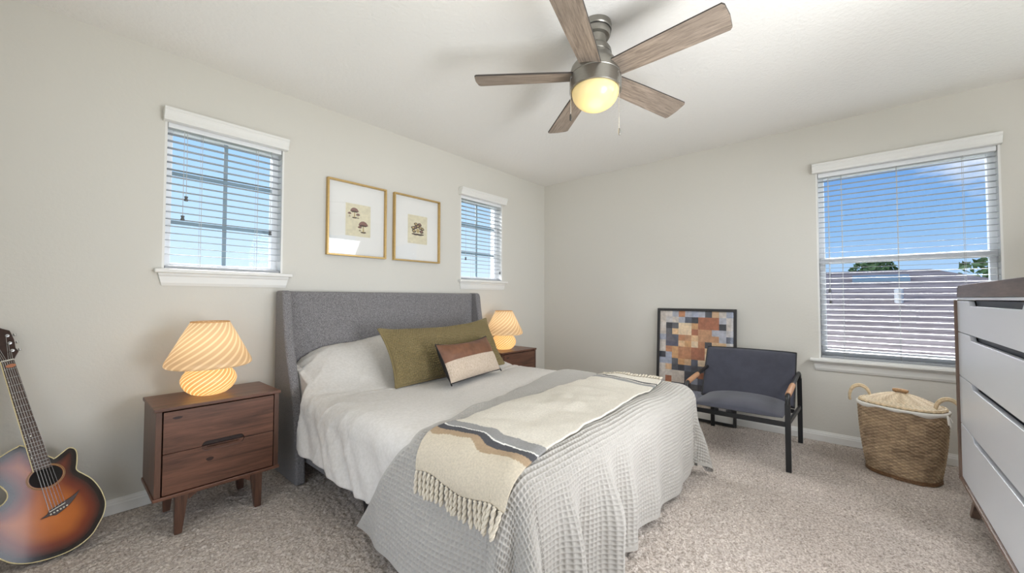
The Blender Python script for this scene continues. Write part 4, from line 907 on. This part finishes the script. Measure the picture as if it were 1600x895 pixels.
c0, c1 = np.array(lin(104, 82, 62)[:3]), np.array(lin(198, 172, 138)[:3]); C = np.ones(P.shape[:2]+(4,)); C[..., :3] = c0+(c1-c0)*tt_[..., None]
b = MB(); b.grid(P, closed=True); n0 = len(b.v)
b.f.append(tuple(range(nth-1, -1, -1)))
b.build('woven_body', attr_mat('woven_rattan', 0.6, noise=(90, 0.2)), hm, smooth=180, colors=C.reshape(-1, 4), fix=False)
ths = np.linspace(0, 2*pi, 97)[:-1]
b = MB()
for z, ex, r in ((0.006, 0.004, 0.008), (0.018, 0.003, 0.006)):
    b.tube([(oval(t, z, ex)[0], oval(t, z, ex)[1], z) for t in ths], r, 6, closed=True)
b.build('base_rim', mat('brown_rattan', lin(122, 90, 62), 0.6, noise=(80, 0.3, 3, (1, 1, 1))), hm, smooth=60)
b = MB(); Pz = []
for z, ex in ((0.456, 0.004), (0.460, 0.008), (0.466, 0.010), (0.476, 0.010), (0.480, 0.002), (0.474, -0.012)):
    wob = 0.005*np.sin(ths*9+1)+0.006*np.sin(ths*3); x, y = oval(ths, np.full_like(ths, 0.468), ex); Pz.append(np.stack([x, y, np.where(z < 0.461, z+wob, z)], -1))
b.grid(np.array(Pz), closed=True); li = b.build('liner', M['liner'], hm, smooth=180)
b = MB(); q = oval(0.12+pi, 0.468, 0.012); 
for dx_, dz_ in ((-0.035, -0.05), (-0.01, -0.065), (0.02, -0.04)):
    b.tube([(q[0]-.012, q[1], 0.47), (q[0]-0.02+dx_*.6, q[1]-.012, 0.455), (q[0]-0.02+dx_, q[1]-0.02, 0.47+dz_)], 0.0035, 6)
b.build('liner_tie', M['liner'], li, smooth=60)
# domed lid with radiating stakes
Pl = []; Cl = []; nr = 90
for i in range(nr+1):
    f = i/nr; ex = -0.012; x, y = oval(ths, np.full_like(ths, 0.468), ex); s = 1-f
    ring = f*12; z = 0.484+0.078*(1-(1-f)**1.7)+0.0030*np.cos(48*ths+pi*np.floor(f*14))*min(1, s*3)+0.002*np.abs(np.sin(f*14*pi))
    Pl.append(np.stack([hx+(x-hx)*s, hy+(y-hy)*s, z*np.ones_like(ths)], -1))
    dk = 0.5+0.5*np.cos(ths*12); cc = np.ones((len(ths), 4)); base = np.array(lin(214, 196, 166)[:3]); dark = np.array(lin(176, 150, 118)[:3]); cc[:, :3] = dark+(base-dark)*(0.35+0.65*dk[:, None]) if f > .22 else base*(0.8+0.2*((np.arange(len(ths)) % 2)[:, None])); Cl.append(cc)
b = MB(); b.grid(np.array(Pl), closed=True)
lid = b.build('lid', attr_mat('pale_woven_rattan', 0.6, noise=(90, 0.15)), hm, smooth=180, colors=np.array(Cl).reshape(-1, 4), fix=False)
b = MB()
for k in range(2): b.tube([(oval(t, 0.468, -.006-0.004*k)[0], oval(t, 0.468, -.006-0.004*k)[1], 0.486+0.006*k+0.003*sin(40*t)) for t in ths], 0.006, 6, closed=True)
b.build('lid_rim', M['wicker_pale'], lid, smooth=60)
b = MB(); b.tube([(hx, hy-0.040, 0.577), (hx, hy-0.02, 0.579), (hx, hy+0.02, 0.579), (hx, hy+0.040, 0.577)], [0.011, 0.013, 0.013, 0.011], 12)
for s in (-1, 1): b.tube([(hx, hy+s*.026, 0.577), (hx, hy+s*.026, 0.555)], 0.006, 8)
b.build('lid_grip', mat('tan_rattan_grip', lin(176, 138, 98), 0.55, noise=(90, 0.25, 3, (1, 1, 1))), lid, smooth=50)
for s in (-1, 1):
    yy = hy-s*0.235; b = MB()
    for o_ in (-0.005, 0.005):
        pts = [(hx+0.028*cos(a)+o_*.5, yy-0.052*cos(a)+o_*.3, 0.470+0.100*sin(a)**0.8+o_) for a in np.linspace(0.0, pi, 25)]
        pts = [(hx+0.026, yy-0.050, 0.455)]+pts+[(hx-0.026, yy+0.050, 0.455)]
        b.tube(pts, 0.0085, 8)
    b.build('handle', M['wicker_pale'], hm, smooth=60)

# ------------------------------------------------------------------ white dresser
DX0, DX1, DYF, DYB = -2.50, -0.905, -3.634, -4.10
ds = thing('dresser', ((DX0+DX1)/2, -3.87, 0), 'white drawer dresser with taupe wood case and splayed legs beside the large window', 'dresser')
zb, zt = 0.186, 1.212
b = MB()
b.box(DX1-0.018, DX1, DYB, DYF+0.014, zb, zt); b.box(DX0, DX0+0.018, DYB, DYF+0.014, zb, zt); b.box(DX0+.018, DX1-.018, DYB, DYF+0.012, zb, zb+0.018); b.box(DX0+.018, DX1-.018, DYB, DYB+0.01, zb+.018, zt)
b.build('case', M['dwalnut'], ds, bevel=0.004)
b = MB(); b.box(DX0, DX1-0.012, DYB, DYF, zt+.001, zt+0.014); b.build('top_strip', M['white_lacquer'], ds, bevel=0.003, label='white strip under the wooden top')
b = MB(); tp = [(DX0, zt+0.015), (DX1-.016, zt+0.015)]+arc((DX1-.066, zt+0.015+0.018), 0.05, 0, 90, 8)+[(DX0, zt+0.083)]
b.prism(tp, (0, DYB, 0), (1, 0, 0), (0, 0, 1), (0, DYF-DYB+.002, 0)); b.build('dresser_top', M['dwalnutX'], ds, bevel=0.003)
zl = [zb+0.020, 0.512, 0.782, 1.030, 1.209]
sx0, sx1 = -2.16, -1.235
for i in range(4):
    a, c = zl[i]+0.002, zl[i+1]-0.002; h = 0.026; m_ = 0.030; x0, x1 = DX0+.021, DX1-.021
    poly = [(x0, a), (x1, a), (x1, c), (sx1, c), (sx1-m_, c-h), (sx0+m_, c-h), (sx0, c), (x0, c)]
    b = MB(); b.prism(poly, (0, DYF-0.020, 0), (1, 0, 0), (0, 0, 1), (0, 0.022, 0)); b.box(x0+.01, x1-.01, DYB+.02, DYF-0.06, a+.01, c-.04)
    dr = b.build('drawer', M['white_lacquer'], ds, bevel=0.002)
    b = MB(); b.prism([(sx1-.002, c+.0015), (sx1-m_, c-h-.004), (sx0+m_, c-h-.004), (sx0+.002, c+.0015)], (0, DYF-0.034, 0), (1, 0, 0), (0, 0, 1), (0, 0.010, 0)); b.build('finger_slot', M['slot'], dr)  # dark panel behind the notch stands in for the cavity's shade
for sx, x in ((1, DX1-0.13), (-1, DX0+0.13)):
    for sy, y in ((1, DYF-0.07), (-1, DYB+0.07)):
        w = 0.034; xf = x+sx*0.085; yf_ = y+sy*0.034; q = 0.018
        b = MB(); b.hexa([(xf-q, yf_-q, 0), (xf+q, yf_-q, 0), (xf+q, yf_+q, 0), (xf-q, yf_+q, 0)], [(x-w, y-w, zb), (x+w, y-w, zb), (x+w, y+w, zb), (x-w, y+w, zb)]); b.build('leg', M['dwalnut'], ds, bevel=0.003)

# ------------------------------------------------------------------ guitar
def ray(u, v): return fw*FPX+rt2*(u-800)+up2*(447.5-v)
GA, GB = -0.372, 0.30      # face of the leaning guitar: y = GA + GB*z
def gp(u, v):
    d = ray(u, v); t = (GA+GB*CAM_POS.z-CAM_POS.y)/(d.y-GB*d.z); return CAM_POS+d*t
gn = Vector((0, -1, GB)).normalized()          # out of the face, towards the room
gt = thing('acoustic_guitar', (-4.37, -0.30, 0), 'sunburst cutaway acoustic guitar leaning on the wall by the left nightstand', 'guitar')
out_px = [(79, 714), (85, 716), (96, 708), (105.8, 700.4), (112, 699.5), (117.5, 702), (120.2, 709), (120, 723), (119, 731.7), (123, 736.5), (129.8, 740), (144, 748.5), (156.3, 763), (163.2, 778), (164.7, 788), (162, 802), (156, 814.6), (144.2, 833.8), (125, 850.7), (101, 864), (72, 874), (43.3, 880), (19.2, 879.5), (0, 873), (-22, 862), (-40, 845), (-48, 825), (-44, 808), (-30, 799), (-10, 795), (3, 789), (10.5, 780), (11.5, 773), (8, 766), (-2, 758), (-18, 748), (-30, 735), (-26, 725), (-10, 718), (0, 714), (14.4, 705), (26.4, 699), (36, 697)]
O = [gp(*q) for q in out_px]
# dense smooth outline (Catmull-Rom)
def catmull(P, n=5):
    r = []; m = len(P)
    for i in range(m):
        p0, p1, p2, p3 = P[i-1], P[i], P[(i+1) % m], P[(i+2) % m]
        for k in range(n):
            t = k/n; r.append(0.5*((2*p1)+(p2-p0)*t+(2*p0-5*p1+4*p2-p3)*t*t+(3*p1-p0-3*p2+p3)*t**3))
    return r
O = catmull(O); zmin = min(p.z for p in O)
no = len(O); cen = gp(66, 800)
# soundboard: rings shrunk towards the centre; sunburst from distance to the rim
def edge_dist(p): return min((p-q).length for q in O)
b = MB(); cols = []; rings = 26
amber, red, blk = np.array(lin(196, 108, 36)[:3]), np.array(lin(116, 46, 20)[:3]), np.array(lin(22, 14, 12)[:3])
def burst(d):
    t = np.interp(d, [0, 0.014, 0.05, 0.10, 0.16], [0, 0.0, 0.45, 0.85, 1.0]); return (blk+(red-blk)*min(1, t*2)) if t < .5 else (red+(amber-red)*(t-.5)*2)
for k in range(rings):
    f = (k/(rings-1))**0.8
    for q in O:
        p = cen+(q-cen)*f; b.v.append(tuple(p)); cols.append(tuple(burst(edge_dist(p)))+(1,))
for k in range(rings-1):
    for i in range(no): j = (i+1) % no; b.f.append((k*no+i, (k+1)*no+i, (k+1)*no+j, k*no+j))
gbm = attr_mat('sunburst_lacquer', 0.12, coat=0.15)
b.build('soundboard', gbm, gt, colors=cols, smooth=60, fix=False)
bd = 0.088; b = MB()
b.v += [tuple(q) for q in O]+[tuple(q-gn*bd) for q in O]; b.f += [(i, (i+1) % no, no+(i+1) % no, no+i) for i in range(no)]; b.f.append(tuple(range(2*no-1, no-1, -1)))
b.build('body_side', M['maple'], gt, smooth=50)
b = MB(); b.tube([q-gn*0.0005 for q in O], 0.0024, 6, closed=True); b.build('binding', M['binding'], gt, smooth=60)
hc = gp(72, 744.5); ax = (gp(11, 563)-gp(90, 795)).normalized(); sd = ax.cross(gn).normalized()
ea, eb = 0.052, 0.047
def ell(c, ra, rb, n=48, lift=0.0): return [c+sd*ra*cos(q)+ax*rb*sin(q)+gn*lift for q in np.linspace(0, 2*pi, n+1)[:-1]]
b = MB(); pts = ell(hc, ea, eb, lift=0.0012); b.v += [tuple(p) for p in pts]; b.f.append(tuple(range(len(pts)))); b.build('soundhole', M['hole'], gt)  # flat dark disc on the board stands in for the shaded hole
b = MB(); b.tube(ell(hc, ea+.004, eb+.004, lift=.001), 0.0022, 6, closed=True); b.tube(ell(hc, ea+.0085, eb+.0085, lift=.0006), 0.0013, 6, closed=True); b.build('rosette', mat('rosette_brown', lin(170, 128, 84), 0.4), gt, smooth=60)
def strip(p0, p1, q0, q1, lift, th): # quad p0,p1 (end A) q0,q1 (end B) as a slab
    bb = MB(); lo = [p0+gn*lift, p1+gn*lift, q1+gn*lift, q0+gn*lift]; hi = [p+gn*th for p in lo]; bb.hexa(lo, hi); return bb
nL, nR, bL, bR = gp(1.5, 566), gp(22, 561.5), gp(53, 737.5), gp(80, 728.5)
strip(nL, nR, bL, bR, 0.006, 0.007).build('fretboard', M['fret'], gt, bevel=0.0015)
b = MB()
w0, w1 = (nR-nL)*.5, (bR-bL)*.5; jn, jb = (nL+nR)/2, (gp(36, 697)+gp(69, 687))/2
for (c0_, ww, dp) in ((jn, (nR-nL)*.46, 0.016),): pass
A0, A1 = nL+(nR-nL)*.03, nR-(nR-nL)*.03; f_ = 0.80; B0, B1 = nL+(bL-nL)*f_, nR+(bR-nR)*f_
b.hexa([A0-gn*.014, A1-gn*.014, B1-gn*.020, B0-gn*.020], [A0+gn*.006, A1+gn*.006, B1+gn*.006, B0+gn*.006])
hk0, hk1 = B0, B1; E0_, E1_ = nL+(bL-nL)*.90, nR+(bR-nR)*.90
b.hexa([hk0-gn*.020, hk1-gn*.020, E1_-gn*.07, E0_-gn*.07], [hk0+gn*.004, hk1+gn*.004, E1_+gn*.004, E0_+gn*.004]); b.build('neck', M['spruce_dark'], gt, bevel=0.003)
b = MB(); b.tube([nL+gn*.008, nL+(bL-nL)*.55+gn*.008, bL+gn*.008], 0.0038, 6); b.build('neck_binding', M['binding'], gt, smooth=60)
fb_ = bpy.data.objects['fretboard']
for k in range(1, 21):
    f = (1-2**(-k/12))/(1-2**(-20/12))*0.98; b = MB()
    b.tube([nL+(bL-nL)*f+gn*.0136, nR+(bR-nR)*f+gn*.0136], 0.0012, 5); b.build('fret', M['chrome'], fb_)
for k in (3, 5, 7, 9, 12, 12.01, 15, 17):
    b = MB(); f = (1-2**(-(k-.5)/12))/(1-2**(-20/12))*0.98; c = nL+(bL-nL)*f+((nR+(bR-nR)*f)-(nL+(bL-nL)*f))*(.12 if k != 12.01 else .42)
    pts = [c+sd*.0025*cos(q)+ax*.0035*sin(q)+gn*.0134 for q in np.linspace(0, 2*pi, 9)[:-1]]; n0 = len(b.v); b.v += [tuple(p) for p in pts]; b.f.append(tuple(range(n0, n0+8))); b.build('fret_marker', M['bone'], fb_)
b = MB(); b.tube([nL+gn*.013, nR+gn*.013], 0.0032, 8); b.build('nut', M['bone'], gt, smooth=60)
# headstock
hp = [nL, nL+ax*.02-sd*.012*(1 if (nL-nR).dot(sd) > 0 else -1)*-1, None]
lr = (nR-nL).normalized()
def hpnt(a, s): return jn+ax*a+lr*s
hs_ = [hpnt(0, -.020), hpnt(.018, -.034), hpnt(.05, -.038), hpnt(.12, -.044), hpnt(.165, -.036), hpnt(.172, -.010), hpnt(.185, 0.0), hpnt(.170, .012), hpnt(.150, .036), hpnt(.10, .040), hpnt(.055, .036), hpnt(.036, .042), hpnt(.018, .030), hpnt(0, .020)]
tilt_ = lambda p: p-gn*0.16*max(0, (p-jn).dot(ax))
hs_ = [tilt_(p) for p in hs_]
b = MB(); m_h = len(hs_); b.v += [tuple(p+gn*.008) for p in hs_]+[tuple(p-gn*.008) for p in hs_]; b.f += [tuple(range(m_h)), tuple(range(2*m_h-1, m_h-1, -1))]+[(i, m_h+i, m_h+(i+1) % m_h, (i+1) % m_h) for i in range(m_h)]
hd = b.build('headstock', M['spruce_dark'], gt, bevel=0.002)
for s in (-1, 1):
    for a in (.045, .085, .125):
        p = tilt_(hpnt(a, s*.024))+gn*.009; b = MB()
        b.lathe([(0.0005, 0.018), (0.003, 0.018), (0.0032, 0.004), (0.007, 0.003), (0.0075, 0.0), (0.0005, 0)], 14, mtx=Matrix.Translation(p) @ gn.to_track_quat('Z', 'Y').to_matrix().to_4x4())
        q0 = tilt_(hpnt(a, s*.038)); q1 = tilt_(hpnt(a, s*.047)); b.tube([q0, q1], 0.0025, 8); b.tube([q1-ax*.006, q1+ax*.006], [0.005, 0.005], 8)
        b.build('tuning_peg', M['chrome'], hd, smooth=50)
# bridge with swept wings
br0, br1 = gp(78.5, 801.5), gp(103.5, 787.5); bc = (br0+br1)/2; bdv = (br1-br0).normalized(); bup = gn.cross(bdv).normalized()
if bup.dot(ax) < 0: bup = -bup
bpoly = [bc+bdv*u+bup*v for u, v in ((-.062, -.004), (-.035, .003), (-.026, .013), (.0, .016), (.026, .018), (.052, .020), (.088, .030), (.060, .006), (.034, -.010), (.006, -.018), (-.016, -.022), (-.030, -.012))]
b = MB(); n_ = len(bpoly); b.v += [tuple(p+gn*.0005) for p in bpoly]+[tuple(p+gn*.009) for p in bpoly]; b.f += [tuple(range(n_-1, -1, -1)), tuple(range(n_, 2*n_))]+[(i, (i+1) % n_, n_+(i+1) % n_, n_+i) for i in range(n_)]
bg = b.build('bridge', M['spruce_dark'], gt, bevel=0.0015)
b = MB(); b.tube([br0+bup*.006+gn*.011, br1+bup*.009+gn*.011], 0.002, 6); b.build('saddle', M['bone'], bg, smooth=60)
sad = [br0+(br1-br0)*(k/5)+bup*(.006+.003*k/5)+gn*.012 for k in range(6)]
for k in range(6):
    p = br0+(br1-br0)*(k/5)-bup*.006+gn*.009; b = MB(); b.lathe([(0.0032, 0), (0.0038, 0.003), (0.0025, 0.006), (0.0004, 0.0065)], 10, mtx=Matrix.Translation(p) @ gn.to_track_quat('Z', 'Y').to_matrix().to_4x4()); b.build('bridge_pin', M['bone'], bg, smooth=60)
for k in range(6):
    q = nL+(nR-nL)*(.1+.8*k/5)+gn*.0165; b = MB(); b.tube([sad[k], q], 0.0007+0.00012*(5-k), 5); s = -1 if k < 3 else 1; a = (.045, .085, .125)[k if k < 3 else 5-k]; b.tube([q, tilt_(hpnt(a, s*.020))+gn*.016], 0.0008, 5); b.build('string', M['chrome'], gt)
b = MB(); pc = nL+(bL-nL)*.055+(nR-nL)*.62+gn*.0175; pts = [(1.0, 0), (.55, .55), (-.2, .72), (-.8, .45), (-1.0, 0.0), (-.8, -.45), (-.2, -.72), (.55, -.55)]
pv = [pc-lr*u*.017+ax*v*.0125*(1) for u, v in pts]; n_ = len(pv); b.v += [tuple(p) for p in pv]+[tuple(p+gn*.0015) for p in pv]; b.f += [tuple(range(n_)), tuple(range(2*n_-1, n_-1, -1))]+[(i, (i+1) % n_, n_+(i+1) % n_, n_+i) for i in range(n_)]
b.build('guitar_pick', M['pick'])
props(bpy.data.objects['guitar_pick'], 'small orange-brown pick tucked under the guitar strings by the nut', 'guitar pick')

# ------------------------------------------------------------------ ceiling fan
dn = Vector((-0.067, -0.022, -1)).normalized(); FT = Vector((-2.405, -2.128, H)); fex = Vector((0, 1, 0)).cross(-dn).normalized(); fey = (-dn).cross(fex)
def fm(h): 
    o = FT+dn*h; z = -dn; return Matrix(((fex.x, fey.x, z.x, o.x), (fex.y, fey.y, z.y, o.y), (fex.z, fey.z, z.z, o.z), (0, 0, 0, 1)))
fan = thing('ceiling_fan', tuple(FT), 'brushed nickel ceiling fan with five grey wood blades and a glowing globe', 'ceiling fan')
F0 = fm(0)
def fl_(prof, name, m, parent=fan): 
    b = MB(); b.lathe(prof, 64, mtx=F0); return b.build(name, m, parent, smooth=40)
fl_([(0.001, 0.0), (0.083, 0.0), (0.085, -0.010), (0.085, -0.036), (0.079, -0.042)], 'canopy', M['nickel'])
fl_([(0.079, -0.040), (0.080, -0.044), (0.080, -0.066), (0.074, -0.078), (0.058, -0.084), (0.054, -0.100), (0.054, -0.136)], 'mounting_collar', M['nickel'])
fl_([(0.080, -0.042), (0.083, -0.043), (0.083, -0.046), (0.080, -0.047)], 'dark_band', M['darkmetal'])  # thin dark ring between canopy and collar
fl_([(0.054, -0.128), (0.072, -0.140), (0.084, -0.160), (0.088, -0.185), (0.084, -0.188), (0.086, -0.192), (0.092, -0.205), (0.112, -0.235), (0.132, -0.262), (0.138, -0.285), (0.138, -0.312), (0.134, -0.316)], 'motor_housing', M['nickel'])
fl_([(0.134, -0.315), (0.139, -0.318), (0.139, -0.392), (0.134, -0.396), (0.126, -0.394)], 'light_ring', M['nickel'])
gp_ = [(0.126, -0.385)]+[(0.126*cos(R(a)), -0.396-0.098*sin(R(a))) for a in range(6, 91, 6)]
fl_(gp_, 'globe', M['globe'])
for k in range(5):
    a = R(52.6+72*k); rad = fex*cos(a)+fey*sin(a); tan = -fex*sin(a)+fey*cos(a); upn = -dn; pt = R(-13)
    wv_ = tan*cos(pt)+upn*sin(pt); nn = rad.cross(wv_).normalized(); o = FT+dn*0.300
    r0, r1, w0, w1 = 0.115, 0.665, 0.058, 0.074
    prof = [(r0, -w0), (r0+.2, -w0-.008), (r1-.012, -w1), (r1-.002, -w1+.012), (r1+.004, 0), (r1-.002, w1-.012), (r1-.012, w1), (r0+.2, w0+.008), (r0, w0)]
    b = MB(); th2 = 0.0045; n_ = len(prof); vs = [o+rad*r+wv_*w+nn*s*th2 for s in (-1, 1) for r, w in prof]
    b.add(vs, [tuple(range(n_-1, -1, -1)), tuple(range(n_, 2*n_))])
    me_loc = b
    bl_ = b.build('blade', M['blade'], fan)
    # grain follows the blade: own object axes
    Rm = Matrix(((rad.x, wv_.x, nn.x), (rad.y, wv_.y, nn.y), (rad.z, wv_.z, nn.z)))
    bl_.data.transform(Matrix.Rotation(0, 4, 'X') @ Rm.inverted().to_4x4()); bl_.matrix_local = Rm.to_4x4()
    b = MB(); b.add(vs, [(i, (i+1) % n_, n_+(i+1) % n_, n_+i) for i in range(n_)])
    e_ = b.build('blade_edge', M['blade_edge'], bl_); e_.data.transform(Rm.inverted().to_4x4())
    b = MB(); pr2 = [(0.10, -.030), (0.155, -.040), (0.20, -.018), (0.205, 0), (0.20, .018), (0.155, .040), (0.10, .030)]; m2 = len(pr2)
    vs2 = [o+rad*r+wv_*w+nn*(th2+.0005+s*.004)*1 for s in (0, 1) for r, w in pr2]
    if nn.dot(upn) < 0: vs2 = [o+rad*r+wv_*w-nn*(th2+.0005+s*.004) for s in (0, 1) for r, w in pr2]
    b.add(vs2, [tuple(range(m2)), tuple(range(2*m2-1, m2-1, -1))]+[(i, (i+1) % m2, m2+(i+1) % m2, m2+i) for i in range(m2)])
    e_ = b.build('blade_bracket', M['nickel'], bl_); e_.data.transform(Rm.inverted().to_4x4())
for (az, ln, pend) in ((R(150), 0.20, M['darkmetal']), (R(-98), 0.30, M['nickel'])):
    p0 = FT+dn*0.345+(fex*cos(az)+fey*sin(az))*0.139; p1 = p0+(fex*cos(az)+fey*sin(az))*0.012; p2 = p1+Vector((0, 0, -ln))
    b = MB(); b.tube([p0, p1+Vector((0, 0, .002)), p1+Vector((0, 0, -.01)), p2], 0.0020, 6); c = b.build('pull_chain', M['chrome'], fan, smooth=60)
    b = MB(); b.lathe([(0.0005, 0.0), (0.0045, -.002), (0.0062, -.012), (0.0062, -.030), (0.004, -.036), (0.0005, -.037)], 14, c=tuple(p2)); b.build('pendant', pend, c, smooth=50)
l = bpy.data.lights.new('fan_bulb', 'POINT'); l.energy = 1.5; l.color = (1.0, 0.80, 0.52); l.shadow_soft_size = 0.10
o = bpy.data.objects.new('fan_bulb', l); COL.objects.link(o); o.location = FT+dn*0.60
